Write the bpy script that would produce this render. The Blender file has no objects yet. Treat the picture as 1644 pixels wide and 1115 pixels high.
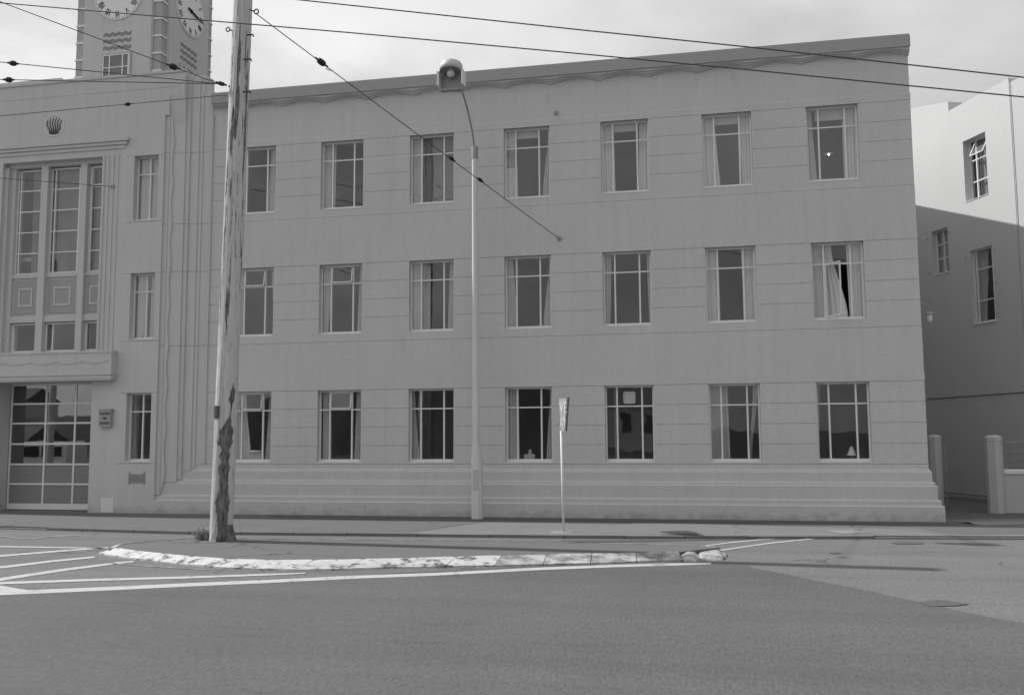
import bpy, bmesh, math, random
from mathutils import Vector, Matrix, noise
random.seed(7)
S = bpy.context.scene
C = S.collection
R = math.radians

# ------------------------------------------------------------------ camera
FPX, CX, CY = 1485.6, 822.0, 559.0           # photo focal length and centre in photo pixels (1644 wide)
YAW, PITCH, ROLL = R(11.30063), R(5.45072), R(-0.36035)
CAM = Vector((0, -24, 2.1))
fwd = Vector((-math.sin(YAW)*math.cos(PITCH), math.cos(YAW)*math.cos(PITCH), math.sin(PITCH)))
r0 = Vector((math.cos(YAW), math.sin(YAW), 0)); u0 = r0.cross(fwd)
right = r0*math.cos(ROLL) + u0*math.sin(ROLL); up = -r0*math.sin(ROLL) + u0*math.cos(ROLL)
cd = bpy.data.cameras.new('camera'); cam = bpy.data.objects.new('camera', cd); C.objects.link(cam)
cd.sensor_width = 36; cd.lens = 36*FPX/1644; cd.clip_start = .1; cd.clip_end = 4000
m = Matrix.Identity(4)
for i in range(3): m[i][0], m[i][1], m[i][2], m[i][3] = right[i], up[i], -fwd[i], CAM[i]
cam.matrix_world = m
S.camera = cam

# ------------------------------------------------------------------ sky, sun, exposure
TO_SUN = Vector((-1.0, .10, 1.0)).normalized()
w = bpy.data.worlds.new('World'); S.world = w; w.use_nodes = True
nt = w.node_tree; nt.nodes.clear(); N = nt.nodes.new; L = nt.links.new
out = N('ShaderNodeOutputWorld'); bg = N('ShaderNodeBackground'); bg.inputs[1].default_value = .10
sky = N('ShaderNodeTexSky'); sky.sky_type = 'NISHITA'; sky.sun_disc = False
sky.sun_elevation = math.asin(TO_SUN.z); sky.sun_rotation = math.atan2(TO_SUN.x, TO_SUN.y)
bw = N('ShaderNodeRGBToBW'); L(sky.outputs[0], bw.inputs[0])
tc = N('ShaderNodeTexCoord'); mp = N('ShaderNodeMapping'); mp.inputs['Scale'].default_value = (1, 1, 3.2)
L(tc.outputs['Generated'], mp.inputs[0])
n1 = N('ShaderNodeTexNoise'); n1.inputs['Scale'].default_value = 1.9; n1.inputs['Detail'].default_value = 7
n1.inputs['Roughness'].default_value = .55; n1.inputs['Distortion'].default_value = .3
L(mp.outputs[0], n1.inputs['Vector'])
cr = N('ShaderNodeValToRGB'); e = cr.color_ramp.elements
e[0].position = .30; e[0].color = (0, 0, 0, 1); e[1].position = .54; e[1].color = (1, 1, 1, 1)
L(n1.outputs[0], cr.inputs[0])
n2 = N('ShaderNodeTexNoise'); n2.inputs['Scale'].default_value = 5; n2.inputs['Detail'].default_value = 1.3
L(mp.outputs[0], n2.inputs['Vector'])
def wmath(op, a, b=None, c=None):
    x = N('ShaderNodeMath'); x.operation = op
    for i, v in enumerate((a, b, c)):
        if v is None: continue
        if hasattr(v, 'links') or hasattr(v, 'is_linked'): L(v, x.inputs[i])
        else: x.inputs[i].default_value = v
    return x.outputs[0]
# thin overcast: the sky's own light plus a bright veil of cloud, brighter towards the sun
dirv = N('ShaderNodeVectorMath'); dirv.operation = 'DOT_PRODUCT'; dirv.inputs[1].default_value = TO_SUN
L(tc.outputs['Generated'], dirv.inputs[0])
sunny = wmath('MULTIPLY_ADD', dirv.outputs['Value'], 3.6, 4.2)
cloud = wmath('ADD', sunny, wmath('MULTIPLY', n2.outputs[0], 2.8))
gap = wmath('MULTIPLY_ADD', wmath('MINIMUM', bw.outputs[0], 8.0), .35, 3.4)
mx = N('ShaderNodeMix'); mx.data_type = 'FLOAT'
L(cr.outputs[0], mx.inputs[0]); L(gap, mx.inputs[2]); L(cloud, mx.inputs[3])
L(mx.outputs[0], bg.inputs[0]); L(bg.outputs[0], out.inputs[0])
sd = bpy.data.lights.new('sun', 'SUN'); sd.energy = 3.6; sd.angle = R(.6); sd.color = (1, .995, .985)
sun = bpy.data.objects.new('sun', sd); C.objects.link(sun)
sun.rotation_euler = TO_SUN.to_track_quat('Z', 'Y').to_euler()
S.view_settings.view_transform = 'Standard'; S.view_settings.look = 'None'
S.view_settings.exposure = 0.15; S.view_settings.gamma = 1

# ------------------------------------------------------------------ design helpers: a photo measurement to a point on a real plane
def ray(px, py): return fwd + right*(px-CX)/FPX - up*(py-CY)/FPX
def hit(px, py, p, n):
    d = ray(px, py); return CAM + d*((Vector(p)-CAM).dot(Vector(n))/d.dot(Vector(n)))
def gp(px, py, z=0): return hit(px, py, (0, 0, z), (0, 0, 1))
def fp(px, py, Y=0): return hit(px, py, (0, Y, 0), (0, 1, 0))

# ------------------------------------------------------------------ materials (all greys: the place was photographed in black and white)
def mat(name, g, rough=.8, var=0.0, vscale=1.0, fine=0.0, fscale=60, bump=0.0, stretch=(1, 1, 1), spec=.3, metal=0, streak=0.0):
    M = bpy.data.materials.new(name); M.use_nodes = True; t = M.node_tree; b = t.nodes['Principled BSDF']
    b.inputs['Roughness'].default_value = rough; b.inputs['Metallic'].default_value = metal
    b.inputs['Specular IOR Level'].default_value = spec
    tc = t.nodes.new('ShaderNodeTexCoord'); mp = t.nodes.new('ShaderNodeMapping'); mp.inputs['Scale'].default_value = stretch
    t.links.new(tc.outputs['Object'], mp.inputs[0])
    val = None
    def term(scale, amt, detail, vec=None, rough_=.6):
        n = t.nodes.new('ShaderNodeTexNoise'); n.inputs['Scale'].default_value = scale; n.inputs['Detail'].default_value = detail
        n.inputs['Roughness'].default_value = rough_
        t.links.new(vec or mp.outputs[0], n.inputs['Vector'])
        m1 = t.nodes.new('ShaderNodeMath'); m1.operation = 'MULTIPLY_ADD'; m1.inputs[1].default_value = 2*amt; m1.inputs[2].default_value = 1-amt
        t.links.new(n.outputs[0], m1.inputs[0]); return m1.outputs[0]
    terms = []
    if var: terms.append(term(vscale, var, 5))
    if fine: terms.append(term(fscale, fine, 3, rough_=.8))
    if streak:
        mp2 = t.nodes.new('ShaderNodeMapping'); mp2.inputs['Scale'].default_value = (3, 3, .16); t.links.new(tc.outputs['Object'], mp2.inputs[0])
        terms.append(term(1.6, streak, 5, mp2.outputs[0]))
    acc = None
    for x in terms:
        m2 = t.nodes.new('ShaderNodeMath'); m2.operation = 'MULTIPLY'
        if acc is None: m2.inputs[0].default_value = g
        else: t.links.new(acc, m2.inputs[0])
        t.links.new(x, m2.inputs[1]); acc = m2.outputs[0]
    if acc is None: b.inputs['Base Color'].default_value = (g, g, g, 1)
    else: t.links.new(acc, b.inputs['Base Color'])
    if bump:
        n = t.nodes.new('ShaderNodeTexNoise'); n.inputs['Scale'].default_value = fscale; n.inputs['Detail'].default_value = 4
        t.links.new(mp.outputs[0], n.inputs['Vector'])
        bp = t.nodes.new('ShaderNodeBump'); bp.inputs['Strength'].default_value = bump; bp.inputs['Distance'].default_value = .01
        t.links.new(n.outputs[0], bp.inputs['Height']); t.links.new(bp.outputs[0], b.inputs['Normal'])
    return M

def glass_mat(name, refl, tint=.9, wob=.010):
    M = bpy.data.materials.new(name); M.use_nodes = True; t = M.node_tree; t.nodes.clear()
    o = t.nodes.new('ShaderNodeOutputMaterial'); mix = t.nodes.new('ShaderNodeMixShader')
    tr = t.nodes.new('ShaderNodeBsdfTransparent'); tr.inputs[0].default_value = (tint, tint, tint, 1)
    gl = t.nodes.new('ShaderNodeBsdfGlossy'); gl.inputs['Roughness'].default_value = .015; gl.inputs[0].default_value = (1, 1, 1, 1)
    fr = t.nodes.new('ShaderNodeLayerWeight'); fr.inputs[0].default_value = .5      # same from both sides of the pane
    pw = t.nodes.new('ShaderNodeMath'); pw.operation = 'POWER'; pw.inputs[1].default_value = 4; t.links.new(fr.outputs['Facing'], pw.inputs[0])
    ma = t.nodes.new('ShaderNodeMath'); ma.operation = 'MULTIPLY_ADD'; ma.inputs[1].default_value = .85; ma.inputs[2].default_value = refl
    t.links.new(pw.outputs[0], ma.inputs[0])
    oi = t.nodes.new('ShaderNodeObjectInfo'); dn = t.nodes.new('ShaderNodeTexNoise'); dn.inputs['Scale'].default_value = 1.3; dn.inputs['Detail'].default_value = 4
    tcc = t.nodes.new('ShaderNodeTexCoord'); t.links.new(tcc.outputs['Object'], dn.inputs['Vector'])
    d1 = t.nodes.new('ShaderNodeMath'); d1.operation = 'MULTIPLY_ADD'; d1.inputs[1].default_value = .05; d1.inputs[2].default_value = refl-.045; t.links.new(oi.outputs['Random'], d1.inputs[0])
    d2 = t.nodes.new('ShaderNodeMath'); d2.operation = 'MULTIPLY_ADD'; d2.inputs[1].default_value = .05; t.links.new(dn.outputs[0], d2.inputs[0]); t.links.new(d1.outputs[0], d2.inputs[2])
    t.links.new(d2.outputs[0], ma.inputs[2]); t.links.new(ma.outputs[0], mix.inputs[0])
    t.links.new(tr.outputs[0], mix.inputs[1]); t.links.new(gl.outputs[0], mix.inputs[2]); t.links.new(mix.outputs[0], o.inputs[0])
    tc = t.nodes.new('ShaderNodeTexCoord'); n = t.nodes.new('ShaderNodeTexNoise'); n.inputs['Scale'].default_value = 1.7; n.inputs['Detail'].default_value = 1
    t.links.new(tc.outputs['Object'], n.inputs['Vector'])
    bp = t.nodes.new('ShaderNodeBump'); bp.inputs['Strength'].default_value = .25; bp.inputs['Distance'].default_value = wob
    t.links.new(n.outputs[0], bp.inputs['Height']); t.links.new(bp.outputs[0], gl.inputs['Normal'])
    return M

M_wall = mat('wall_render', .555, .9, .08, .45, .16, 24, .6, streak=.08)
M_side = mat('side_wall_render', .53, .9, .06, .3, .10, 28, .5, streak=.02)
M_fascia = mat('fascia_paint', .37, .8, .05, .6, .05, 45, .3)
M_dark = mat('tower_dark_paint', .40, .8, .05, .8, .05, 40, .2)
M_band = mat('wave_band_paint', .25, .8, .05, .8)
M_light = mat('tower_light_paint', .80, .8, .04, .8)
M_steel = mat('window_steel_paint', .74, .5, .06, 3)
M_sill = mat('sill_render', .72, .85, .06, 1.5, .05, 50, .2)
M_curt = [mat('curtain_cloth_%d' % i, g, .95, .12, 1.2, .06, 40, 0, (6, 6, .5)) for i, g in enumerate((.72, .60, .46, .22))]
M_curt[0].name, M_curt[1].name, M_curt[2].name, M_curt[3].name = 'pale_curtain_cloth', 'curtain_cloth', 'dull_curtain_cloth', 'dark_curtain_and_fill_cloth'  # last cloth also serves the added fill sheet behind one top window
M_blind = mat('blind_cloth', .45, .9, .05, 2)
M_room = mat('room_plaster', .50, .9, .1, .5)
M_glass = glass_mat('window_glass', .105, .95)
M_glass2 = glass_mat('door_glass', .22, .30, .0025)
M_road = mat('road_asphalt', .150, .9, .14, .30, .55, 16, .6, (1.5, .45, 1))
M_road2 = mat('dark_asphalt', .103, .88, .12, .45, .60, 20, .6, (1.5, .45, 1))
M_path = mat('footpath_asphalt', .185, .9, .10, .4, .16, 30, .5)
M_path2 = mat('footpath_old_asphalt', .135, .9, .10, .5, .18, 30, .5)
M_path3 = mat('footpath_concrete', .25, .9, .08, .6, .10, 30, .3)
M_patch = mat('asphalt_patch', .065, .9, .12, 2, .2, 40, .5)
M_kerb = mat('kerb_stone', .16, .9, .25, 1.5, .2, 20, .5)
M_concrete = mat('concrete', .50, .9, .10, 1.2, .12, 40, .5, streak=.08)
M_galv = mat('galvanised_steel', .34, .5, .1, 4, .05, 30, .1, metal=.3)
M_black = mat('black_rubber', .025, .6)
M_wire = mat('wire', .07, .6)
M_white = mat('white_paint', .75, .6, .06, 3)
M_post = mat('sign_post_paint', .72, .5, .08, 5)
M_signred = mat('sign_face_paint', .40, .5, .06, 5)
M_ink = mat('lettering', .66, .5)
M_inkdark = mat('dark_lettering', .06, .6)
M_soil = mat('yard_ground', .13, .95, .2, 1.5, .2, 20, .6)
M_leaf = mat('weed_leaf', .26, .7, .3, 20)
M_hill = mat('hill_scrub', .06, .95, .6, .12, .7, .9, 0)
M_house = mat('house_weatherboard', .65, .8, .05, 1)
M_roof = mat('house_roof', .12, .8, .1, 1)
M_panel = mat('door_panel_paint', .24, .55, .08, 1.2, .03, 30)

def worn_paint(name, paint, under, scale, thr, stretch=(1, 1, 1), soft=.04):
    M = mat(name, paint, .7, .05, 3, .05, 40, .2); t = M.node_tree; b = t.nodes['Principled BSDF']
    old = b.inputs['Base Color'].links[0].from_socket
    tc = t.nodes.new('ShaderNodeTexCoord'); mp = t.nodes.new('ShaderNodeMapping'); mp.inputs['Scale'].default_value = stretch
    n = t.nodes.new('ShaderNodeTexNoise'); n.inputs['Scale'].default_value = scale; n.inputs['Detail'].default_value = 8; n.inputs['Roughness'].default_value = .72
    t.links.new(tc.outputs['Object'], mp.inputs[0]); t.links.new(mp.outputs[0], n.inputs['Vector'])
    r = t.nodes.new('ShaderNodeValToRGB'); r.color_ramp.elements[0].position = thr-soft; r.color_ramp.elements[1].position = thr+soft
    t.links.new(n.outputs[0], r.inputs[0])
    mx = t.nodes.new('ShaderNodeMix'); mx.data_type = 'RGBA'; mx.inputs[7].default_value = (under, under, under, 1)
    t.links.new(r.outputs[0], mx.inputs[0]); t.links.new(old, mx.inputs[6]); t.links.new(mx.outputs[2], b.inputs['Base Color'])
    return M
M_kerbpaint = worn_paint('worn_white_kerb_paint', .52, .13, 3.6, .555, (1, 1.6, 2))
M_kerbworn = worn_paint('scuffed_white_kerb_paint', .47, .17, 3.2, .50, (1, 1.6, 2), .1)
M_line = worn_paint('road_line_paint', .46, .14, 6.5, .62, (1, 1, 1), .05)
M_linefaint = worn_paint('faded_road_line_paint', .34, .15, 4.0, .48, (1, 1, 1), .12)

def add_streaks(M, amt=.22):
    t = M.node_tree; b = t.nodes['Principled BSDF']; old = b.inputs['Base Color'].links[0].from_socket
    tc = t.nodes.new('ShaderNodeTexCoord'); mp = t.nodes.new('ShaderNodeMapping')
    mp.inputs['Rotation'].default_value = (0, 0, R(-9)); mp.inputs['Scale'].default_value = (.05, 1.3, 1)
    n = t.nodes.new('ShaderNodeTexNoise'); n.inputs['Scale'].default_value = 1.0; n.inputs['Detail'].default_value = 6
    t.links.new(tc.outputs['Object'], mp.inputs[0]); t.links.new(mp.outputs[0], n.inputs['Vector'])
    a = t.nodes.new('ShaderNodeMath'); a.operation = 'MULTIPLY_ADD'; a.inputs[1].default_value = 2*amt; a.inputs[2].default_value = 1-amt
    c = t.nodes.new('ShaderNodeMath'); c.operation = 'MULTIPLY'
    t.links.new(n.outputs[0], a.inputs[0]); t.links.new(a.outputs[0], c.inputs[0]); t.links.new(old, c.inputs[1])
    t.links.new(c.outputs[0], b.inputs['Base Color'])
add_streaks(M_road, .26); add_streaks(M_road2, .26)
def add_mark(M, scale, lo, hi, dark, stretch=(1, 1, 1), zmax=None):
    """scattered stains with a shape of their own (noise islands), optionally only near the ground (splash dirt)"""
    t = M.node_tree; b = t.nodes['Principled BSDF']; old = b.inputs['Base Color'].links[0].from_socket
    tc = t.nodes.new('ShaderNodeTexCoord'); mp = t.nodes.new('ShaderNodeMapping'); mp.inputs['Scale'].default_value = stretch
    n = t.nodes.new('ShaderNodeTexNoise'); n.inputs['Scale'].default_value = scale; n.inputs['Detail'].default_value = 8; n.inputs['Roughness'].default_value = .65
    t.links.new(tc.outputs['Object'], mp.inputs[0]); t.links.new(mp.outputs[0], n.inputs['Vector'])
    mr = t.nodes.new('ShaderNodeMapRange'); mr.inputs[1].default_value = lo; mr.inputs[2].default_value = hi; mr.inputs[3].default_value = 1; mr.inputs[4].default_value = dark
    src = n.outputs[0]
    if zmax:
        sx = t.nodes.new('ShaderNodeSeparateXYZ'); t.links.new(tc.outputs['Object'], sx.inputs[0])
        m2 = t.nodes.new('ShaderNodeMath'); m2.operation = 'MULTIPLY_ADD'; m2.inputs[1].default_value = -.35/zmax; m2.inputs[2].default_value = .30; t.links.new(sx.outputs['Z'], m2.inputs[0])
        m3 = t.nodes.new('ShaderNodeMath'); m3.operation = 'MAXIMUM'; m3.inputs[1].default_value = -.2; t.links.new(m2.outputs[0], m3.inputs[0])
        m4 = t.nodes.new('ShaderNodeMath'); m4.operation = 'ADD'; t.links.new(n.outputs[0], m4.inputs[0]); t.links.new(m3.outputs[0], m4.inputs[1]); src = m4.outputs[0]
    t.links.new(src, mr.inputs[0])
    c = t.nodes.new('ShaderNodeMath'); c.operation = 'MULTIPLY'; t.links.new(mr.outputs[0], c.inputs[0]); t.links.new(old, c.inputs[1]); t.links.new(c.outputs[0], b.inputs['Base Color'])
add_mark(M_wall, 2.2, .62, .80, .84, (1, 1, .35)); add_mark(M_wall, 3.0, .62, .85, .72, (1, 1, 1.5), zmax=.35)
add_mark(M_road2, .9, .60, .72, .80, (.5, 2.2, 1)); add_mark(M_road, .8, .60, .74, .78, (.5, 2.2, 1)); add_mark(M_road2, 9, .68, .74, 1.5); add_mark(M_road, 9, .68, .74, .6)
def add_cracks(M, scale, width, dark, seed=0.0):
    t = M.node_tree; b = t.nodes['Principled BSDF']; old = b.inputs['Base Color'].links[0].from_socket
    tc = t.nodes.new('ShaderNodeTexCoord'); n = t.nodes.new('ShaderNodeTexNoise'); n.inputs['Scale'].default_value = 1.4; n.inputs['Detail'].default_value = 5
    t.links.new(tc.outputs['Object'], n.inputs['Vector'])
    va = t.nodes.new('ShaderNodeVectorMath'); va.operation = 'MULTIPLY_ADD'; va.inputs[1].default_value = (1.1, 1.1, 0); t.links.new(n.outputs['Color'], va.inputs[0]); t.links.new(tc.outputs['Object'], va.inputs[2])
    v = t.nodes.new('ShaderNodeTexVoronoi'); v.feature = 'DISTANCE_TO_EDGE'; v.inputs['Scale'].default_value = scale; t.links.new(va.outputs[0], v.inputs['Vector'])
    n2 = t.nodes.new('ShaderNodeTexNoise'); n2.inputs['Scale'].default_value = .35; t.links.new(tc.outputs['Object'], n2.inputs['Vector'])
    wd = t.nodes.new('ShaderNodeMath'); wd.operation = 'MULTIPLY_ADD'; wd.inputs[1].default_value = width*6; wd.inputs[2].default_value = -width*2.8; t.links.new(n2.outputs[0], wd.inputs[0])
    lt = t.nodes.new('ShaderNodeMath'); lt.operation = 'LESS_THAN'; t.links.new(v.outputs['Distance'], lt.inputs[0]); t.links.new(wd.outputs[0], lt.inputs[1])
    mm = t.nodes.new('ShaderNodeMath'); mm.operation = 'MULTIPLY_ADD'; mm.inputs[1].default_value = dark-1; mm.inputs[2].default_value = 1; t.links.new(lt.outputs[0], mm.inputs[0])
    c = t.nodes.new('ShaderNodeMath'); c.operation = 'MULTIPLY'; t.links.new(mm.outputs[0], c.inputs[0]); t.links.new(old, c.inputs[1]); t.links.new(c.outputs[0], b.inputs['Base Color'])
add_cracks(M_road, .28, .008, .65); add_cracks(M_path, .4, .010, .6); add_cracks(M_path2, .4, .010, .6)
add_mark(M_path, 1.1, .58, .72, .82); add_mark(M_path2, 1.3, .60, .72, .85); add_mark(M_side, 1.2, .60, .78, .90, (1, 1, .3))

# ------------------------------------------------------------------ mesh helpers
class MB:
    def __init__(s, M=None): s.v = []; s.f = []; s.M = M
    def pts(s, P):
        i = len(s.v); s.v += [tuple(s.M @ Vector(p)) if s.M else tuple(p) for p in P]; return i
    def face(s, P): i = s.pts(P); s.f.append(tuple(range(i, i+len(P)))); return s
    def box(s, x0, x1, y0, y1, z0, z1):
        i = s.pts([(x0,y0,z0),(x1,y0,z0),(x1,y1,z0),(x0,y1,z0),(x0,y0,z1),(x1,y0,z1),(x1,y1,z1),(x0,y1,z1)])
        for f in ((0,3,2,1),(4,5,6,7),(0,1,5,4),(1,2,6,5),(2,3,7,6),(3,0,4,7)): s.f.append(tuple(i+k for k in f))
        return s
    def prism(s, P, Q):                                    # two matching polygons joined
        n = len(P); i = s.pts(list(P)+list(Q))
        s.f.append(tuple(i+k for k in range(n))[::-1]); s.f.append(tuple(i+n+k for k in range(n)))
        for k in range(n): s.f.append((i+k, i+(k+1)%n, i+n+(k+1)%n, i+n+k))
        return s
    def xz(s, P, y0, y1): return s.prism([(x, y1, z) for x, z in P], [(x, y0, z) for x, z in P])
    def yz(s, P, x0, x1): return s.prism([(x0, y, z) for y, z in P], [(x1, y, z) for y, z in P])
    def xy(s, P, z0, z1): return s.prism([(x, y, z0) for x, y in P], [(x, y, z1) for x, y in P])
    def tube(s, P, r, n=8, caps=True):
        P = [Vector(p) for p in P]; rr = r if isinstance(r, (list, tuple)) else [r]*len(P)
        rings = []; pu = None
        for k, p in enumerate(P):
            d = (P[min(k+1, len(P)-1)]-P[max(k-1, 0)]).normalized()
            if pu is None: pu = d.cross(Vector((0, 0, 1)) if abs(d.z) < .9 else Vector((1, 0, 0))).normalized()
            pu = (pu - d*pu.dot(d)).normalized(); q = d.cross(pu)
            rings.append(s.pts([p+(pu*math.cos(2*math.pi*j/n)+q*math.sin(2*math.pi*j/n))*rr[k] for j in range(n)]))
        for a, b in zip(rings, rings[1:]):
            for j in range(n): s.f.append((a+j, a+(j+1)%n, b+(j+1)%n, b+j))
        if caps:
            s.f.append(tuple(rings[0]+j for j in range(n))[::-1]); s.f.append(tuple(rings[-1]+j for j in range(n)))
        return s
    def lathe(s, prof, c, n=24, axis=None):
        A = (axis or Vector((0, 0, 1))).normalized(); a = A.cross(Vector((0, 1, 0.01))).normalized(); b = A.cross(a); c = Vector(c)
        rings = [s.pts([c+A*z+(a*math.cos(2*math.pi*j/n)+b*math.sin(2*math.pi*j/n))*max(r, 1e-4) for j in range(n)]) for r, z in prof]
        for p, q in zip(rings, rings[1:]):
            for j in range(n): s.f.append((p+j, p+(j+1)%n, q+(j+1)%n, q+j))
        return s
    def build(s, name, m, parent=None, smooth=False, bevel=0):
        me = bpy.data.meshes.new(name); me.from_pydata(s.v, [], s.f); me.update()
        bm = bmesh.new(); bm.from_mesh(me); bmesh.ops.recalc_face_normals(bm, faces=bm.faces); bm.to_mesh(me); bm.free()
        me.materials.append(m)
        if smooth:
            for p in me.polygons: p.use_smooth = True
        o = bpy.data.objects.new(name, me); C.objects.link(o); attach(o, parent)
        if bevel:
            b = o.modifiers.new('bevel', 'BEVEL'); b.width = bevel; b.segments = 2; b.limit_method = 'ANGLE'
        return o
def attach(o, parent):
    if parent is None: return
    o.parent = parent
    if parent.type == 'EMPTY': o.matrix_parent_inverse = Matrix.Translation(-parent.location)
def thing(name, label, cat, loc, group=None):
    o = bpy.data.objects.new(name, None); C.objects.link(o); o.location = loc; o.empty_display_size = .3
    return tag(o, label, cat, group)
def tag(o, label=None, cat=None, group=None, kind=None):
    if label: o['label'] = label
    if cat: o['category'] = cat
    if group: o['group'] = group
    if kind: o['kind'] = kind
    return o
def text(s_, size, M, m, parent, name='lettering', ext=.004, sx=1.0):
    cu = bpy.data.curves.new('t', 'FONT'); cu.body = s_; cu.size = size; cu.align_x = 'CENTER'; cu.align_y = 'CENTER'; cu.extrude = ext; cu.offset = size*.012
    o = bpy.data.objects.new('t', cu); C.objects.link(o)
    dg = bpy.context.evaluated_depsgraph_get(); dg.update()
    me = bpy.data.meshes.new_from_object(o.evaluated_get(dg)); bpy.data.objects.remove(o)
    me.transform(M @ Matrix.Diagonal((sx, 1, 1, 1))); me.materials.clear(); me.materials.append(m); me.name = name
    ob = bpy.data.objects.new(name, me); C.objects.link(ob); attach(ob, parent); return ob
FRONT = Matrix(((1,0,0,0),(0,0,-1,0),(0,1,0,0),(0,0,0,1)))     # text plane facing -Y

# ------------------------------------------------------------------ ground, road, footpath
RZ = -.06                                     # road level, footpath is 0
road = tag(MB().face([(-900,-900,RZ),(900,-900,RZ),(900,900,RZ),(-900,900,RZ)]).build('road', M_road), kind='structure',
           label='light grey asphalt road running past the building')
def sheet(name, P, z, m, parent=None, sub=0):
    return MB().face([(p[0], p[1], z) for p in P]).build(name, m, parent)
def poly_px(px, z): return [gp(x, y, z) for x, y in px]
# foreground of darker asphalt, its edge running off to the right
edge = poly_px([(-400,978),(12,953),(250,940),(560,925),(860,909),(1090,905),(1140,905),(1200,908),(1212,913),(1270,925),(1337,938.6),(1392,950),(1470,966),(1537,982),(1634,1001),(1760,1020),(2000,1062)], RZ)
def rough_edge(P, amp, step=.35):
    Q = []
    for a, b in zip(P, P[1:]):
        n = max(1, int((b-a).length/step))
        for k in range(n):
            p = a.lerp(b, k/n); Q.append(p+Vector((0, amp*noise.noise(p*2.3+Vector((amp*90, 0, 0))*1.0)+.5*amp*noise.noise(p*9), 0)))
    return Q+[P[-1]]
P = rough_edge(rough_edge(edge, .12), .05, .09)
tag(sheet('road_surface', [(-200,-20)]+[(-200, P[0].y)]+[(p.x, p.y) for p in P]+[(200, P[-1].y-30),(200,-200),(-200,-200)], RZ+.004, M_road2), kind='structure',
    label='darker asphalt of the foreground carriageway')
# footpath slab
kerbline = [(-60,-3.9),(-30,-4.0),(-16.2,-4.25),(-15.2,-4.38),(-14.2,-4.47),(-11.3,-4.75),(-7.6,-4.56),(-2.83,-4.39),(-.32,-4.16),(3.49,-3.6),(6.4,-3.3),(12,-2.9),(60,-2)]
tag(MB().xy([(x, y+.13) for x, y in kerbline]+[(60,30),(-60,30)], -.3, 0).build('footpath', M_path), kind='structure', label='asphalt footpath along the foot of the building')
kb = MB()
for (a, b) in zip(kerbline, kerbline[1:]):
    n = max(1, int(math.dist(a, b)/1.2))
    for k in range(n):
        x0 = a[0]+(b[0]-a[0])*k/n+.008; x1 = a[0]+(b[0]-a[0])*(k+1)/n-.008
        y0 = a[1]+(b[1]-a[1])*k/n; y1 = a[1]+(b[1]-a[1])*(k+1)/n
        j = random.uniform(-.008, .008); top = .004+random.uniform(-.006, .004) 
        if x0 < -16.0 and x0 > -21: top = -.035
        if 3.4 < x0 < 9: top = -.03
        kb.prism([(x0,y0+j,-.3),(x1,y1+j,-.3),(x1,y1+.13,-.3),(x0,y0+.13,-.3)], [(x0,y0+j+.015,top),(x1,y1+j+.015,top),(x1,y1+.129,top+.002),(x0,y0+.129,top+.002)])
tag(kb.build('kerb', M_kerb), kind='structure', label='low worn kerb between footpath and road')
# patches of other surfacing on the footpath
fpz = .004
def fsheet(px, m, lift=0, name='footpath_patch', amp=.03):
    P = poly_px(px, 0); P = rough_edge(P+[P[0]], amp, .2)[:-1]
    o = tag(sheet(name, [(p.x, p.y) for p in P], fpz+lift, m, None), kind='structure'); return o
kx = lambda x: next(a[1]+(b[1]-a[1])*(x-a[0])/(b[0]-a[0]) for a, b in zip(kerbline, kerbline[1:]) if a[0] <= x <= b[0])+.16
old = [(-30, -.0), (-30, kx(-30)), (-16.5, kx(-16.5)), (-11.3, kx(-11.3)), (-7.7, kx(-7.7)), (-6.3, kx(-6.3)), (-5.35, -1.95), (-4.7, -.1)]
tag(sheet('footpath_patch', old, fpz, M_path2), kind='structure', label='older darker footpath surfacing left of the street lamp')
tag(sheet('footpath_patch', [(-11.6,-.25),(-11.05,-.9),(-10.6,-1.35),(6.2,-1.05),(6.2,-.2)], fpz*2, mat('wall_foot_strip', .105, .9, .15, 1, .15, 30, .4)), kind='structure', label='dark strip against the wall foot')  # darker flat sheet along the wall foot
fsheet([(1056.5,854.5),(1104,853),(1118,856),(1134,861.5),(1098,860)], M_patch, .004)
fsheet([(1380,843),(1420,841),(1500,840),(1560,843),(1636,846),(1700,846),(1700,858),(1545,859),(1515,856),(1470,849)], M_path2)
fsheet([(1530,839.5),(1580,838),(1640,837.5),(1700,837),(1700,843),(1636,843.5),(1580,845)], M_path3, .004)
#fsheet([(15,829),(110,831),(200,834),(110,840),(60,846),(14,846.5)], M_path, .004)
fsheet([(1320,853),(1365,852),(1400,857),(1350,858.5)], M_path3, .004, amp=.01)
def rsheet(px, m, z=RZ+.009, name='road_patch', amp=.03, label=None):
    P = poly_px(px, z); P = rough_edge(P+[P[0]], amp, .2)[:-1]
    tag(sheet(name, [(p.x, p.y) for p in P], z, m), kind='structure', label=label)
rsheet([(1475,967),(1510,963),(1556,970),(1535,973),(1490,974)], M_road2, label='dark patch in the light asphalt')
rsheet([(1430,872),(1455,870),(1485,871.5),(1478,874),(1440,874.5)], M_road2)
rsheet([(1330,888),(1345,887),(1352,888.5),(1338,890)], M_road2)
rsheet([(900,868),(1040,866),(1240,866),(1000,870.5),(905,871)], M_road2, name='road_patch')
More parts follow.
